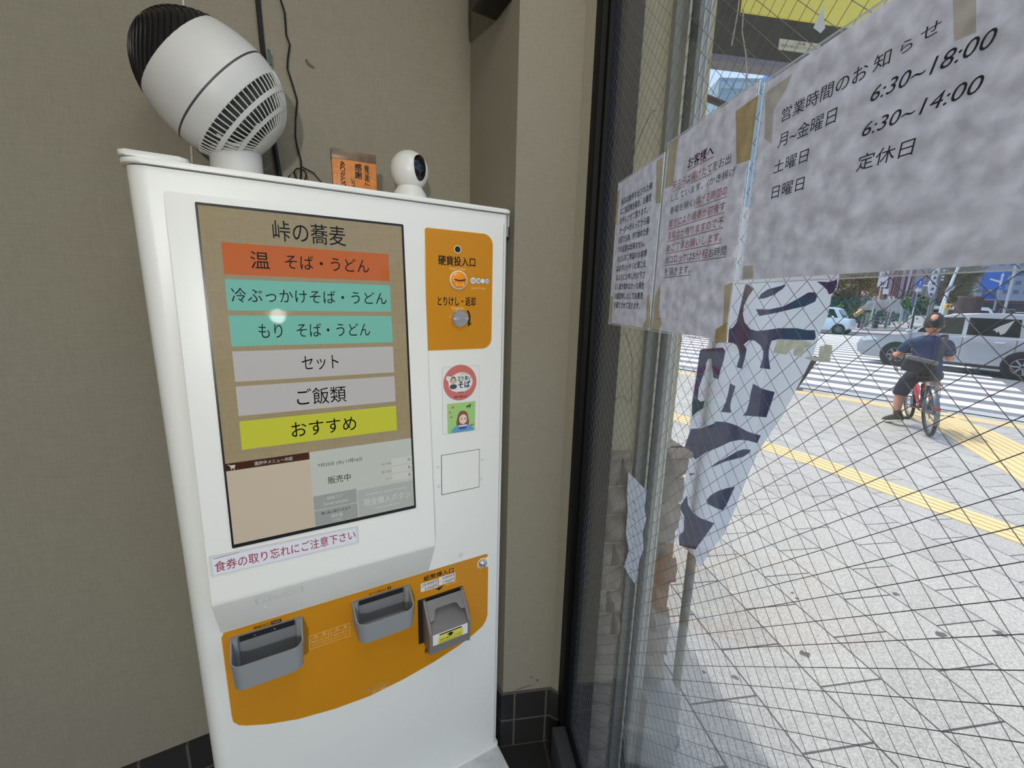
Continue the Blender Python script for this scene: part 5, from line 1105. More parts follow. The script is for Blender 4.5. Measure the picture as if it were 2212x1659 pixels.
# ---- rider, seen from behind: one skinned body, clothes as children
def skin_mesh(name, nodes, edges, m, parent, sub=2, root=0, tf=None):
    me = bpy.data.meshes.new(name); me.from_pydata([n[0] for n in nodes], edges, [])
    o = bpy.data.objects.new(name, me); COL.objects.link(o)
    sk = o.modifiers.new('skin', 'SKIN'); sk.use_smooth_shade = True; sk.branch_smoothing = 0.6
    for i, n in enumerate(nodes):
        r = n[1]; d = me.skin_vertices[0].data[i]; d.radius = (r, r) if not isinstance(r, tuple) else r; d.use_root = (i == root)
    sb_ = o.modifiers.new('sub', 'SUBSURF'); sb_.levels = sub; sb_.render_levels = sub
    _VL.update()
    m2 = bpy.data.meshes.new_from_object(o.evaluated_get(bpy.context.evaluated_depsgraph_get()))
    bpy.data.objects.remove(o); bpy.data.meshes.remove(me)
    m2.name = name; m2.materials.clear(); m2.materials.append(m)
    for p in m2.polygons: p.use_smooth = True
    if tf: 
        for v in m2.vertices: v.co = tf(v.co)
    o = bpy.data.objects.new(name, m2); COL.objects.link(o); o.parent = parent
    return o
skin = mat('skin', (196, 142, 112), rough=0.55)
navy = mat('shirt_navy', (44, 52, 92), rough=0.8, var=0.12, vscale=14, bump=0.5, bscale=18)
shorts_m = mat('shorts_dark', (38, 38, 54), rough=0.85, var=0.15, vscale=12, bump=0.5, bscale=16)
hair_m = mat('hair_dark', (30, 26, 24), rough=0.6, bump=0.4, bscale=200)
RD = thing('person', 'person seen from behind in navy t-shirt and dark shorts sitting on a red bicycle', 'person', BXU)
HP = V((.245, .10, .80)); CH = V((.33, .105, 1.06)); NK = V((.37, .105, 1.20)); HDc = V((.405, .085, 1.352))
sLv, sRv = V((.355, .285, 1.135)), V((.355, -.080, 1.135))
eL, eR = V((.42, .345, .93)), V((.47, -.135, .92)); wL, wR = V((.625, .365, .925)), V((.655, -.18, .935))
hL, hR = V((.255, .175, .76)), V((.265, .015, .76)); kL, kR = V((.50, .245, .47)), V((.62, -.08, .66)); aL, aR = V((.395, .255, .105)), V((.50, -.075, .34))
N = [(HP, (.105, .085)), (V((.28, .10, .92)), (.12, .09)), (CH, (.135, .09)), (V((.36, .105, 1.13)), (.085, .07)), (NK, .058), (V((.385, .10, 1.26)), .056),
     (V((.355, .270, 1.11)), .048), (eL, .043), (wL, .029), (V((.355, -.065, 1.11)), .048), (eR, .043), (wR, .029),
     (hL, .074), (kL, .062), (V((.455, .255, .33)), .057), (aL, .037), (hR, .074), (kR, .062), (V((.565, -.085, .50)), .057), (aR, .037)]
N.append((V((.665, .345, .915)), (.030, .022))); N.append((V((.695, -.20, .925)), (.030, .022)))
E_ = [(0, 1), (1, 2), (2, 3), (3, 4), (4, 5), (3, 6), (6, 7), (7, 8), (8, 20), (3, 9), (9, 10), (10, 11), (11, 21), (0, 12), (12, 13), (13, 14), (14, 15), (0, 16), (16, 17), (17, 18), (18, 19)]
body = skin_mesh('body', N, E_, skin, RD)
# head, joined into the body mesh so it stays one continuous figure
def add_to(o, fn):
    bm = bmesh.new(); bm.from_mesh(o.data); fn(bm); bm.to_mesh(o.data); bm.free()
    for p in o.data.polygons: p.use_smooth = True
look = V((0.96, -0.20, -0.12)).normalized(); lft = V((0, 0, 1)).cross(look).normalized(); upv = look.cross(lft)
HF = frame(HDc, look, lft, upv)
def headshape(p):
    x, y, z = p
    x *= 1.0 if x < 0 else .97; k = 1 - .20 * max(0, -z) ** 1.4; y *= k
    if x > 0: x += .10 * max(0, -z) * (1 - abs(y)); 
    return V((x * .112, y * .090, z * .132))
def mkhead(bm):
    mb = MB(); mb.bm.free(); mb.bm = bm
    n, m_ = 28, 20
    mb.grid(lambda u, v: headshape((cos(-pi / 2 + pi * v) * cos(2 * pi * u), cos(-pi / 2 + pi * v) * sin(2 * pi * u), sin(-pi / 2 + pi * v))), n, m_, HF)
    mb.ball((.112, 0, -.014), (.018, .016, .027), HF, 10, 8)                       # nose
    for s in (-1, 1):
        mb.ball((-.004, .093 * s, -.010), (.018, .008, .031), HF, 12, 8)           # ears
        mb.ball((.097, .034 * s, .020), (.010, .012, .008), HF, 8, 6)              # eyes under the brow
    mb.ball((.104, 0, -.060), (.008, .022, .007), HF, 10, 6)                       # lips
    def fingers(w, d, side, wrap):
        d = d.normalized(); a = d.cross(wrap).normalized()
        for k in range(4):
            b = w + d * .035 + a * (-.030 + .020 * k); L_ = (.032, .037, .035, .027)[k]
            mb.tube([b - d * .018, b + d * L_ * .7 + wrap * .004, b + d * (L_ * .95) + wrap * .022, b + d * (L_ * .55) + wrap * .040], [.0095, .0090, .0082, .0066], 8)
        tb = w - a * (.026 * side); mb.tube([tb, tb + d * .030 - a * (.014 * side) + wrap * .012, tb + d * .050 - a * (.006 * side) + wrap * .030], [.011, .0098, .0075], 8)
    fingers(V((.665, .345, .915)), wL - eL, 1, V((0, 0, -1))); fingers(V((.695, -.20, .925)), wR - eR, -1, V((0, 0, -1)))
add_to(body, mkhead)
eyes = MB()
for s in (-1, 1): eyes.ball((.102, .034 * s, .018), (.006, .009, .005), HF, 10, 6)
eyes.done('eyes', mat('eye_dark', (30, 24, 22), rough=0.2), RD)
# hair: a cap with a bald spot at the crown
hm = MB(); nn_, mm_ = 48, 28; vs_ = []; fc_ = []
def hv(u, v):
    a = 2 * pi * u; b2 = -pi / 2 + pi * v; return (cos(b2) * cos(a), cos(b2) * sin(a), sin(b2))
hbm = bmesh.new(); grid_ = [[None] * (mm_ + 1) for _ in range(nn_)]
bald = V((-.74, .14, .66)).normalized()
def keep(p):
    x, y, z = p
    if V((x, (y + .1 * 0), z)).dot(bald) > .925: return False
    if x > .45 and z < .45: return False
    if z < -.52: return False
    if x > .02 and z < -.05 and abs(y) > .35: return False
    return True
for i in range(nn_):
    for j in range(mm_ + 1):
        p = hv(i / nn_, j / mm_); q = headshape(p); grid_[i][j] = (p, hbm.verts.new(HF @ (q * 1.075 + V((-.003, 0, .002)))))
for i in range(nn_):
    for j in range(mm_):
        c4 = [grid_[i][j], grid_[(i + 1) % nn_][j], grid_[(i + 1) % nn_][j + 1], grid_[i][j + 1]]
        if all(keep(c[0]) for c in c4):
            try: hbm.faces.new([c[1] for c in c4])
            except ValueError: pass
bmesh.ops.delete(hbm, geom=[v for v in hbm.verts if not v.link_faces], context='VERTS')
bmesh.ops.remove_doubles(hbm, verts=hbm.verts, dist=1e-5)
r_ = bmesh.ops.solidify(hbm, geom=hbm.faces[:], thickness=0.009)
hme = bpy.data.meshes.new('hair'); hbm.to_mesh(hme); hbm.free(); hme.materials.append(hair_m)
for p in hme.polygons: p.use_smooth = True
ho_ = bpy.data.objects.new('hair', hme); COL.objects.link(ho_); ho_.parent = RD
# clothes
mid = lambda a, b, t: a + (b - a) * t
TS = [(V((.225, .10, .70)), (.165, .140)), (V((.265, .10, .86)), (.160, .122)), (V((.30, .105, .98)), (.168, .122)), (V((.345, .105, 1.09)), (.168, .118)), (V((.36, .105, 1.165)), (.125, .095)), (V((.37, .105, 1.215)), (.070, .064)),
      (V((.355, .280, 1.125)), .088), (mid(sLv, eL, .55), .070), (mid(sLv, eL, .80), .068), (V((.355, -.075, 1.125)), .088), (mid(sRv, eR, .55), .070), (mid(sRv, eR, .80), .068)]
skin_mesh('t_shirt', TS, [(0, 1), (1, 2), (2, 3), (3, 4), (4, 5), (3, 6), (6, 7), (7, 8), (3, 9), (9, 10), (10, 11)], navy, RD)
SH = [(V((.235, .10, .79)), (.150, .125)), (V((.25, .10, .715)), (.145, .122)), (mid(hL, kL, .30), .112), (mid(hL, kL, .62), .100), (mid(kL, aL, .10), .088), (mid(kL, aL, .26), .086),
      (mid(hR, kR, .30), .112), (mid(hR, kR, .62), .100), (mid(hR, kR, .92), .086)]
skin_mesh('shorts', SH, [(0, 1), (1, 2), (2, 3), (3, 4), (4, 5), (1, 6), (6, 7), (7, 8)], shorts_m, RD)
def shoe(name, heel, toe, up):
    d = (toe - heel); L_ = d.length; d.normalize(); s = up.cross(d).normalized(); u = d.cross(s)
    SF = frame(heel, d, s, u)
    o = MB().prism(smoothpoly([(-.03, 0), (-.02, .036), (.08, .040), (.19, .050), (.25, .034), (.265, 0), (.25, -.034), (.19, -.046), (.08, -.036), (-.02, -.036)]), 0, .028, SF, bev=.008).done(name, mat('shoe_sole', (216, 214, 206), rough=0.6), RD)
    mb = MB()
    mb.grid(lambda a, b2: V((-.026 + .28 * a, (.040 + .006 * sin(pi * a)) * cos(pi * b2) * (1 if a < .75 else sqrt(max(0, 1 - ((a - .75) / .25) ** 2))), .024 + (.075 * (1 - a) ** .7 + .030) * sin(pi * b2) * (1 if a < .9 else (1 - (a - .9) / .1 * .8)))), 16, 10, SF)
    mb.done('upper', mat('shoe_black', (36, 35, 36), rough=0.7), o)
    MB().tube([(0.01, 0, .05), (.015, 0, .10), (.02, 0, .145)], [.046, .044, .043], 14, SF).done('sock', mat('sock_dark', (40, 42, 46), rough=0.9), o)
shoe('shoe', V((.345, .225, .055)), V((.50, .325, -.002)), V((.3, .1, 1)).normalized()); shoe('shoe', V((.47, -.09, .245)), V((.66, -.10, .205)), V((.2, 0, 1)).normalized())
MB().tube([wL + V((-.012, 0, .0)), wL + V((.006, 0.002, 0))], .034, 16).done('wrist_watch', mat('watch_black', (22, 22, 22), rough=0.4), RD)
# shoulder bag on his back
BG = thing('shoulder_bag', 'black shoulder bag with grey flap hanging on the back of the navy t-shirt', 'bag', BXU @ M.Translation((.105, .20, .86)) @ M.Rotation(radians(12), 4, 'X'))
MB().box((0, 0, -.03), (.085, .30, .17), bev=.03, seg=3).done('bag_body', mat('bag_black', (30, 30, 32), rough=0.7, bump=0.3, bscale=40), BG)
MB().box((-.012, 0, .055), (.085, .31, .055), bev=.02, seg=3).done('bag_flap', mat('bag_grey', (112, 112, 110), rough=0.6, bump=0.6, bscale=30), BG)
MB().box((-.048, .02, -.055), (.012, .20, .085), bev=.006).done('bag_pocket', mat('bag_black', (30, 30, 32)), BG)
SPB = BG.matrix_world.inverted() @ BXU
def bl(p): return SPB @ V(p)
sp2 = MB(); pts_ = [(.115, .07, .90), (.130, .045, .985), (.165, .015, 1.085), (.235, -.015, 1.185), (.335, -.03, 1.225), (.42, .0, 1.19), (.475, .08, 1.10), (.47, .2, 1.0)]
P_ = [bl(p) for p in pts_]
vs2 = []; 
for i, p in enumerate(P_):
    t = (P_[min(i + 1, len(P_) - 1)] - P_[max(i - 1, 0)]).normalized(); out = (bl(V(pts_[i]) + V((-.6, -.05, .35 if i < 4 else 1.0))) - p).normalized() if i < 5 else (bl(V(pts_[i]) + V((1, -.05, .2))) - p).normalized()
    w_ = t.cross(out).normalized() * .021; vs2 += [p - w_ , p + w_, p + w_ + out * .006, p - w_ + out * .006]
fc2 = [(i * 4 + k, (i + 1) * 4 + k, (i + 1) * 4 + (k + 1) % 4, i * 4 + (k + 1) % 4) for i in range(len(P_) - 1) for k in range(4)] + [(0, 1, 2, 3), tuple(len(vs2) - 4 + k for k in range(4))]
sp2._add(vs2, fc2); sp2.done('strap', mat('strap_black', (44, 44, 46), rough=0.8), BG)
MB().box(bl((.112, .07, .90)), (.012, .04, .03), bev=.003).done('buckle', steel, BG)

# ================================================================ ACROSS THE STREET
FW = V((sin(YAW), cos(YAW), 0)); RT = V((cos(YAW), -sin(YAW), 0))
def place(px, d, base=RZ + .10):                              # a spot on the far pavement seen at this column
    p = far(px, 668, d); return V((p.x, p.y, base))
def facing(p): return frame(p, RT, FW)                        # x to the right, y away, z up
def zof(py, px, d): return far(px, py, d).z
def width(a, b, d): return (b - a) * d / F_PX
def block(name, label, cat, pa, pb, ptop, d, depth, m, base=RZ + .10, group=None):
    p = place((pa + pb) / 2, d, base); T = thing(name, label, cat, facing(p), group); w = width(pa, pb, d); h = zof(ptop, (pa + pb) / 2, d) - base
    MB().box((0, depth / 2, h / 2), (w, depth, h)).done('wall', m, T, smooth=0)
    return T, w, h
bw = lambda n, c, **k: mat(n, c, rough=0.85, **k)
win_blue = mat('window_blue', (120, 132, 160), rough=0.15)
win_dark = mat('window_dark', (74, 76, 90), rough=0.15)
def windows(T, w, h, nx, nz, z0, z1, m, fx=.7, fz=.55, y=-.03):
    for i in range(nx):
        for j in range(nz):
            cx = -w / 2 + w * (i + .5) / nx; cz = z0 + (z1 - z0) * (j + .5) / nz
            MB().box((cx, y, cz), (w / nx * fx, .06, (z1 - z0) / nz * fz)).done('window', m, T, smooth=0)
# buildings
T, w, h = block('building', 'tall pinkish grey building with narrow vertical window strips behind the street trees', 'building', 1862, 1950, 430, 52, 9, bw('wall_mauve', (176, 166, 172)), group='buildings across the street')
windows(T, w, h, 7, 1, 1.2, h - .8, win_dark, .28, .95)
MB().box((0, -.3, 2.6), (w, .6, .5)).done('canopy', bw('canopy_mauve', (128, 112, 122)), T, smooth=0)
T, w, h = block('building', 'plain pale grey building next to the round blue street sign', 'building', 1948, 2002, 450, 56, 9, bw('wall_palegrey', (186, 186, 186)), group='buildings across the street')
windows(T, w, h, 2, 1, 1, h - 1, bw('joint_grey', (150, 152, 154)), .06, .95)
T, w, h = block('building', 'brownish building behind the spiky street tree', 'building', 1996, 2075, 470, 60, 9, bw('wall_brown', (140, 116, 112)), group='buildings across the street')
windows(T, w, h, 5, 8, 2, h - .5, win_dark, .45, .5)
T, w, h = block('building', 'long pale lilac office building with rows of small windows on the right', 'building', 2062, 2330, 500, 95, 12, bw('wall_lilac', (198, 200, 214)), group='buildings across the street')
windows(T, w, h, 12, 7, 5.0, h - .5, bw('window_lilac', (140, 146, 176)), .5, .4)
MB().box((0, -.4, 3.6), (w, .8, .8)).done('fascia', bw('fascia_maroon', (126, 98, 104)), T, smooth=0)
MB().box((0, -.05, 1.6), (w, .1, 2.6)).done('shop_front', bw('shop_dark', (110, 108, 118)), T, smooth=0)
T, w, h = block('building', 'low shop with a brown sign board behind the small pale blue car', 'building', 1790, 1895, 596, 46, 4, bw('wall_olive', (116, 116, 96)), group='buildings across the street')
zb = zof(636, 1850, 45.8) - (RZ + .1)
MB().box((width(1842, 1868, 46), -.15, zb), (width(1832, 1890, 46), .2, width(0, 17, 46))).done('sign_board', bw('board_brown', (168, 118, 82)), T, smooth=0)
MB().box((width(1842, 1855, 46), -.27, zb + .1), (width(1846, 1866, 46), .03, width(0, 8, 46))).done('sign_plate', bw('plate_white', (224, 226, 224)), T, smooth=0)
MB().box((width(1842, 1845, 46), -.35, zof(646, 1850, 46) - .0), (width(1815, 1880, 46), .4, width(0, 11, 46))).done('awning', bw('awning_mauve', (128, 128, 160)), T, smooth=0)
# far blue-roofed block seen through the gap above the notices
T, w, h = block('building', 'distant pale building with a bright blue upper part seen above the notices', 'building', 1500, 1660, 216, 40, 8, bw('wall_glassgreen', (176, 204, 214)), group='buildings across the street')
MB().box((w * .30, 3.8, h + .25), (w * .36, 7.0, width(0, 22, 40))).done('blue_roof', mat('roof_blue', (84, 142, 214), rough=0.6), T, smooth=0)
for k in range(6): MB().box((-w / 2 + w * (k + .5) / 6, -.04, h - .6), (w / 6 * .8, .06, .5)).done('window', mat('window_sky', (206, 226, 236), rough=0.1), T, smooth=0)
T, w, h = block('building', 'long hazy grey building line across the road behind the banner', 'building', 1180, 1800, 560, 70, 10, bw('wall_haze', (176, 180, 186)), group='buildings across the street')
windows(T, w, h, 14, 3, 3, h - .4, win_blue, .6, .5)

# trees: every crown is many small leaf blades
def tree(label, px, d, pt, pb, wpx, leafm, n, spiky=False, group='trees across the street', base=RZ + .1, trunk=True):
    p = place(px, d, base); T = thing('tree', label, 'tree', facing(p), group)
    zt, zb = zof(pt, px, d) - base, zof(pb, px, d) - base; w = wpx * d / F_PX; rn = random.Random(px)
    bm = bmesh.new(); blobs = [(rn.uniform(-.3, .3) * w, rn.uniform(-.25, .25) * w, zb + (zt - zb) * rn.uniform(.25, .8), rn.uniform(.22, .36) * w) for _ in range(9)]
    for _ in range(n):
        if spiky:
            u = rn.random(); z = zb + (zt - zb) * u; c = V((rn.gauss(0, .05) * w, rn.gauss(0, .05) * w, z)); a = rn.uniform(0, 2 * pi); ln = w * (.22 + .28 * u) * rn.uniform(.6, 1.1)
            dr = V((cos(a), sin(a), rn.uniform(.15, .55))).normalized(); s = dr.cross(V((0, 0, 1))).normalized() * (.05 + .03 * rn.random())
            q = [c + dr * ln * .25 - s * .4, c + dr * ln * .25 + s * .4, c + dr * ln * .8 + s + V((0, 0, .03)), c + dr * ln, c + dr * ln * .8 - s]
        else:
            b = rn.choice(blobs); dv = V((rn.gauss(0, 1), rn.gauss(0, 1), rn.gauss(0, .8))).normalized(); c = V(b[:3]) + dv * b[3] * rn.uniform(.55, 1.0)
            nrm = (dv + V((rn.uniform(-.7, .7), rn.uniform(-.7, .7), rn.uniform(-.2, .9)))).normalized(); s1 = nrm.orthogonal().normalized() * rn.uniform(.07, .15); s2 = nrm.cross(s1) * rn.uniform(.5, .8)
            q = [c - s1, c - s2, c + s1, c + s2]
        bm.faces.new([bm.verts.new(v) for v in q])
    me = bpy.data.meshes.new('crown'); bm.to_mesh(me); bm.free(); me.materials.append(leafm)
    o = bpy.data.objects.new('crown', me); COL.objects.link(o); o.parent = T; o['kind'] = 'stuff'
    tm_ = mat('bark', (92, 78, 66), rough=0.9, bump=0.5)
    if trunk: MB().tube([(0, 0, 0), (.04 * w, 0, zb), (-.02 * w, 0, zb + (zt - zb) * .6)], [.13, .10, .05], 8).done('trunk', tm_, T)
    return T
def leaf(n, c): return mat(n, c, rough=0.7, var=0.35, vscale=1.2)
tree('olive green round tree crown left of the 2F sign', 1848, 36, 560, 640, 95, leaf('leaf_olive', (112, 116, 66)), 2600)
tree('darker green tree at the edge of the banner', 1808, 30, 610, 690, 60, leaf('leaf_dark', (56, 84, 60)), 1500)
tree('spiky palm like street tree left of the blue road sign', 2062, 27, 560, 664, 88, leaf('leaf_spiky', (92, 104, 64)), 1400, True)
tree('deep green low bush behind the white pole', 2044, 34, 640, 690, 46, leaf('leaf_dark', (56, 84, 60)), 900)
tree('small bush between the tent and the round blue sign', 1974, 29, 628, 690, 44, leaf('leaf_mid', (84, 112, 74)), 1000)
tree('wide dark hedge behind the white tent', 1880, 41, 648, 702, 150, leaf('leaf_dark', (56, 84, 60)), 2200)

# signs and poles
def post(T, z, r, m, x=0.0, y=0.0): MB().cyl((x, y, 0), (x, y, z), r, seg=10).done('pole', m, T)
pole_w = mat('pole_white', (206, 216, 220), rough=0.4); pole_b = mat('pole_brown', (112, 96, 92), rough=0.8); sign_blue = mat('sign_blue', (58, 118, 204), rough=0.4); white_p = mat('sign_white', (228, 230, 230), rough=0.5)
d = 34; p = place(1895, d); T = thing('floor_sign', 'white vertical sign reading 2F on a thin pole', 'sign', facing(p))
z0 = zof(620, 1895, d) - p.z; w = width(1885, 1904, d); post(T, z0 + 1.6, .04, pole_w, 0, .08)
MB().box((0, 0, z0 + .85), (w, .08, 1.7)).done('board', white_p, T, smooth=0)
letters([('2F', -w * .32, z0 + .12, w * .32, z0 + .40, .02), ('小路', -w * .3, z0 + .80, w * .3, z0 + 1.1, .01)], ink, T, frame((0, -.05, 0), (1, 0, 0), (0, 0, 1)))
MB().box((w * .55, 0, z0 - .35), (w * .62, .05, .42)).done('small_board', white_p, T, smooth=0)
d = 37; p = place(1923, d); T = thing('utility_pole', 'thick brown utility pole right of the 2F sign', 'pole', facing(p)); MB().tube([(0, 0, 0), (.25, 0, 6.5)], [.20, .17], 14).done('pole', pole_b, T)
d = 30; p = place(1950, d); T = thing('utility_pole', 'slim dark maroon pole with a pale stripe near the pale grey building', 'pole', facing(p)); MB().tube([(0, 0, 1.4), (.35, 0, 5.5)], [.07, .07], 10).done('pole', mat('pole_maroon', (104, 80, 92)), T); MB().tube([(-.14, -.05, .6), (.05, -.05, 4.6)], .025, 8).tube([(0, 0, 0), (0, 0, 1.5)], .08, 10).done('stripe', pole_w, T)
d = 25; p = place(1975, d); T = thing('road_sign', 'round blue road sign on a thin pole', 'sign', facing(p)); zc = zof(612, 1975, d) - p.z; post(T, zc + .2, .03, pole_w, 0, .05)
MB().lathe([(0, 0), (.24, 0), (.24, .02), (0, .02)], frame((0, 0, zc), (1, 0, 0), (0, 0, 1)), 28).done('disc', sign_blue, T); MB().prism([(-.02, -.14), (.02, -.14), (.02, .06), (.06, .06), (0, .15), (-.06, .06), (-.02, .06)], .021, .024, frame((0, 0, zc), (1, 0, 0), (0, 0, 1))).done('arrow', white_p, T, smooth=0)
MB().box((0, 0, zc - .40), (.34, .02, .16)).done('plate', white_p, T, smooth=0); MB().box((-.12, .03, zc - 1.0), (.14, .03, .8)).done('banner_strip', mat('strip_purple', (92, 70, 140)), T, smooth=0); MB().cyl((0, .03, zc - .15), (.75, .03, zc - .12), .03, seg=8).done('arm', white_p, T)
d = 22; p = place(2008, d); T = thing('shop_banner', 'white hanging sign with dark squiggles by the grey posts', 'sign', facing(p)); post(T, zof(560, 2008, d) - p.z, .06, mat('pole_steel', (128, 134, 140), rough=0.4, metal=0.4), .08, .1); post(T, zof(560, 2008, d) - p.z, .05, mat('pole_steel', (128, 134, 140)), .34, .2)
z1 = zof(590, 2000, d) - p.z; z0 = zof(640, 2000, d) - p.z; MB().prism(smoothpoly([(-.18, z1 + .3), (.12, z1 + .2), (.06, (z0 + z1) / 2 + .2), (.16, (z0 + z1) / 2 - .1), (.02, z0), (-.16, z0 + .12), (-.3, (z0 + z1) / 2), (-.2, (z0 + z1) / 2 + .3)]), 0, .03, frame((-.06, 0, 0), (1, 0, 0), (0, 0, 1))).done('board', white_p, T, smooth=0)
sq = MB()
for k in range(5): sq.prism(smoothpoly([(-.10 + .03 * (k % 2), z1 - .28 * k + .1), (.04, z1 - .28 * k + .04), (-.02, z1 - .28 * k - .05), (-.14, z1 - .28 * k - .02)]), .031, .034, frame((-.06, 0, 0), (1, 0, 0), (0, 0, 1)))
sq.done('squiggle', mat('squiggle_grey', (92, 96, 124)), T, smooth=0)
for k in range(4): MB().box((.44, .12, z1 + .14 - .16 * k), (.12, .03, .08)).done('small_plate', white_p, T, smooth=0)
d = 19; p = place(2034, d); T = thing('signal_pole', 'leaning white street pole with a triangular white sign behind the cyclist', 'pole', facing(p)); ztop = zof(560, 2052, d) - p.z
MB().tube([(-.12, 0, 0), (.02, 0, 1.8), (.22, 0, 2.9), (.40, 0, ztop)], [.075, .070, .055, .05], 12).done('pole', pole_w, T); zc = zof(626, 2042, d) - p.z
MB().prism([(-.22, zc - .17), (-.10, zc + .16), (.22, zc + .18), (.14, zc - .02)], -.12, -.10, frame((.06, 0, 0), (1, 0, 0), (0, 0, 1), (0, 1, 0))).done('triangle_plate', mat('plate_grey', (186, 186, 190)), T, smooth=0)
d = 17; p = place(2044, d); T = thing('crossing_box', 'yellow pedestrian push button box on a short post behind the cyclist', 'sign', facing(p)); zc = zof(661, 2044, d) - p.z; MB().cyl((.02, 0, 0), (.02, 0, zc), .055, seg=12).done('pole', mat('pole_yellowgreen', (186, 190, 130)), T)
MB().box((-.1, 0, zc / 2 + .4), (.06, .06, zc - .4)).done('side_post', pole_w, T, smooth=0); MB().prism([(-.16, -.11), (.12, -.11), (.17, .10), (-.08, .10), (-.14, .04)], 0, .10, frame((0, 0, zc), (1, 0, 0), (0, 0, 1)), bev=.01).done('box', mat('box_yellow', (224, 168, 74), rough=0.5), T)
for s in (-1, 1): MB().prism(disc(.02 + .07 * s, -.005, .035, 14, .05), .101, .106, frame((0, 0, zc), (1, 0, 0), (0, 0, 1))).done('mark', ink, T, smooth=0)
# brown tapered box
d = 20; p = place(2092, d); T = thing('planter_box', 'dark brown tapered box with a rim standing beyond the silver car', 'box', facing(p)); zt = zof(640, 2092, d) - p.z; wt, wb_ = width(2068, 2118, d), width(2076, 2114, d)
n = 40; mb = MB(); vs = []
for z, w_ in ((.2, wb_), (zt - .07, wt)):
    for k in range(n): a = 2 * pi * k / n; r = w_ / 2 * (1 + .025 * (k % 2)); vs.append((r * cos(a), r * .5 * sin(a), z))
mb._add(vs, [(k, (k + 1) % n, n + (k + 1) % n, n + k) for k in range(n)] + [tuple(range(n))[::-1], tuple(range(n, 2 * n))]); mb.done('body', mat('box_brown', (76, 58, 58), rough=0.8, var=.2, vscale=30), T, smooth=0)
MB().prism(disc(0, 0, wt / 2 * 1.03, 32, wt / 4 * 1.06), zt - .09, zt, bev=.015).done('rim', mat('box_rim', (96, 76, 74), rough=0.7), T); MB().cyl((0, 0, 0), (0, 0, .22), .12).done('stand', pole_b, T)
# overhead blue road signs
d = 46; p = place(2175, d); T = thing('direction_sign', 'large blue direction sign with a white arrow on the right', 'sign', facing(p)); x0 = width(2175, 2132, d); zc = zof(606, 2132, d) - p.z; w = width(2104, 2158, d); h = width(588, 626, d)
post(T, zof(560, 2165, d) - p.z, .12, mat('pole_palegreen', (190, 206, 212)), 0, .2); MB().box((x0, 0, zc), (w, .10, h)).done('board', sign_blue, T, smooth=0)
SG = frame((x0, -.06, zc), (1, 0, 0), (0, 0, 1)); MB().prism([(w * .22, -h * .40), (w * .30, -h * .40), (w * .30, h * .25), (w * .34, h * .25), (w * .26, h * .42), (w * .18, h * .25), (w * .22, h * .25), (w * .22, -h * .02), (-w * .2, h * .10), (-w * .2, h * .03), (w * .22, -h * .14)], 0, .02, SG).done('arrow', white_p, T, smooth=0)
MB().box((x0, .1, zc + .2), (w + 1.6, .1, .1)).done('beam', mat('pole_palegreen', (190, 206, 212)), T, smooth=0)
d = 52; p = place(2150, d); T = thing('direction_sign', 'smaller blue road sign below the large one', 'sign', facing(p)); x0 = width(2150, 2129, d); zc = zof(640, 2129, d) - p.z; MB().box((x0, 0, zc), (width(2114, 2144, d), .1, width(0, 12, d))).done('board', sign_blue, T, smooth=0); post(T, zc + 1, .10, mat('pole_palegreen', (190, 206, 212)), 0, .15); MB().box((x0 / 2, .1, zc), (abs(x0) + .2, .08, .08)).done('beam', mat('pole_palegreen', (190, 206, 212)), T, smooth=0)
d = 48; p = place(2094, d); T = thing('traffic_light', 'green traffic light above the brown box', 'traffic light', facing(p)); zc = zof(628, 2094, d) - p.z; post(T, zc + .3, .07, pole_w, .35, .1)
MB().box((.2, 0, zc), (1.1, .25, .36), bev=.05).done('housing', mat('housing_grey', (120, 124, 128)), T); MB().lathe([(0, 0), (.13, 0), (.13, .02), (0, .02)], frame((-.15, -.13, zc), (1, 0, 0), (0, 0, 1)), 16).done('green_lens', mat('lens_green', (96, 226, 176), emit=1.0), T)
# tent with crumpled grey cover
d = 33; p = place(1900, d); T = thing('market_tent', 'white framed tent with a crumpled grey cover and two red and white flags', 'tent', facing(p)); rn = random.Random(3)
zt, zb = zof(650, 1900, d) - p.z, zof(670, 1900, d) - p.z; xa, xb = width(1900, 1868, d), width(1900, 1962, d)
def cover(u, v):
    x = xa + (xb - xa) * u; dz = .13 * sin(u * 25 + v * 5) * v + .08 * sin(u * 51 + 2); return V((x, -.4 + 1.1 * v + .12 * sin(u * 33 + v * 9), zt + .30 * u * (1 - v) - (zt - zb) * v * (1 - .1 * u) - (.55 * max(0, u - .55) * v) + dz * .6))
mb = MB(); mb.grid(cover, 40, 8); bmesh.ops.solidify(mb.bm, geom=mb.bm.faces[:], thickness=.03); mb.done('cover', mat('tent_grey', (214, 215, 216), rough=0.8, var=.15, vscale=3), T)
for x in (width(1900, 1876, d), width(1900, 1916, d)):
    MB().cyl((x, -.3, 0), (x + .12, -.3, zb + .3), .045, seg=10).done('leg', pole_w, T)
MB().box((width(1900, 1883, d), .2, zb * .45), (.30, .12, zb * .8)).done('side_panel', bw('panel_olive', (164, 160, 118)), T, smooth=0)
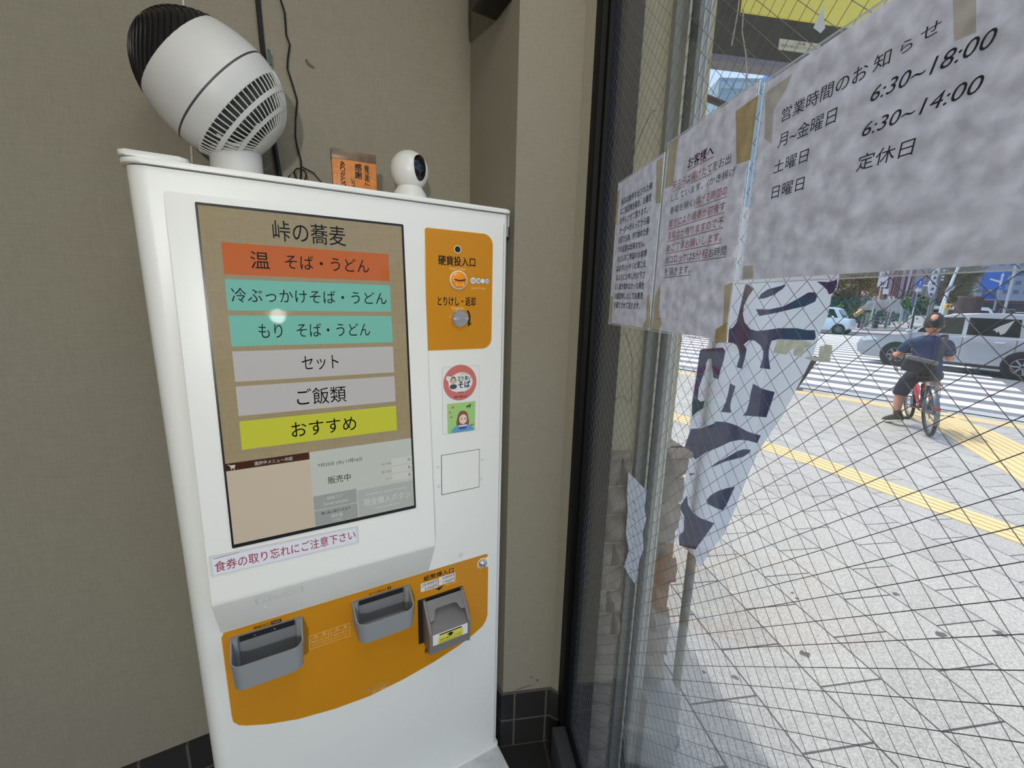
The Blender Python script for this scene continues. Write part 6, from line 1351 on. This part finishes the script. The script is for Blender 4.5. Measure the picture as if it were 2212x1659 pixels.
for x, pz in ((width(1900, 1871, d), 644), (width(1900, 1903, d), 643)):
    z = zof(pz + 1, 1900, d) - p.z; f_ = MB().box((x, -.70, z), (.52, .03, .26)).done('flag', white_p, T, smooth=0); MB().prism([(-.08, .10), (.06, .10), (.10, -.09), (.02, -.09)], 0, .01, frame((x, -.72, z), (1, 0, 0), (0, 0, 1))).done('red_mark', mat('flag_red', (206, 52, 58)), f_, smooth=0); MB().cyl((x, -.68, 0), (x, -.68, z), .02, seg=6).done('flag_pole', pole_w, f_)
# steel barrier
d = 30; p = place(1893, d); T = thing('guard_rail', 'grey steel guard rail in front of the tent', 'barrier', facing(p)); xa, xb = width(1893, 1864, d), width(1893, 1926, d)
for z in (.35, .60, .85): MB().box(((xa + xb) / 2, 0, z), (xb - xa, .06, .05)).done('rail', mat('rail_steel', (142, 146, 150), rough=0.5, metal=.3), T, smooth=0)
for x in (xa + .15, 0, xb - .2): MB().box((x, .03, .45), (.10, .08, .9)).done('post', mat('post_steel', (118, 122, 126), rough=.5), T, smooth=0)
MB().box((.25, .1, .55), (.30, .1, 1.0)).done('dark_panel', mat('panel_dark', (60, 60, 66)), T, smooth=0)
d = 31; p = place(1856, d); T = thing('work_light', 'yellow box lamp tilted on a dark post beside the pale blue car', 'lamp', facing(p)); zc = zof(676, 1856, d) - p.z; MB().cyl((.2, 0, 0), (.2, 0, zc), .08, seg=10).done('post', mat('post_dark', (50, 54, 52)), T); MB().box((0, 0, zc), (.62, .22, .26), bev=.03, rot=M.Rotation(radians(-38), 4, 'Y')).done('lamp_head', mat('lamp_amber', (216, 176, 104), rough=.6), T); MB().cyl((.2, 0, zc - .05), (1.9, .1, zc - .35), .02, seg=6).done('boom', mat('boom_pale', (190, 190, 170)), T)
# traffic island
struct(MB().prism(smoothpoly([xy(far(1862, 717, 28)), xy(far(1925, 717.5, 28)), xy(far(1972, 718, 28.5)), xy(far(1960, 712, 31)), xy(far(1900, 711, 31)), xy(far(1868, 713, 30))]), RZ - .05, RZ + .16).done('traffic_island', mat('island_grey', (128, 132, 128), rough=.9), smooth=0))
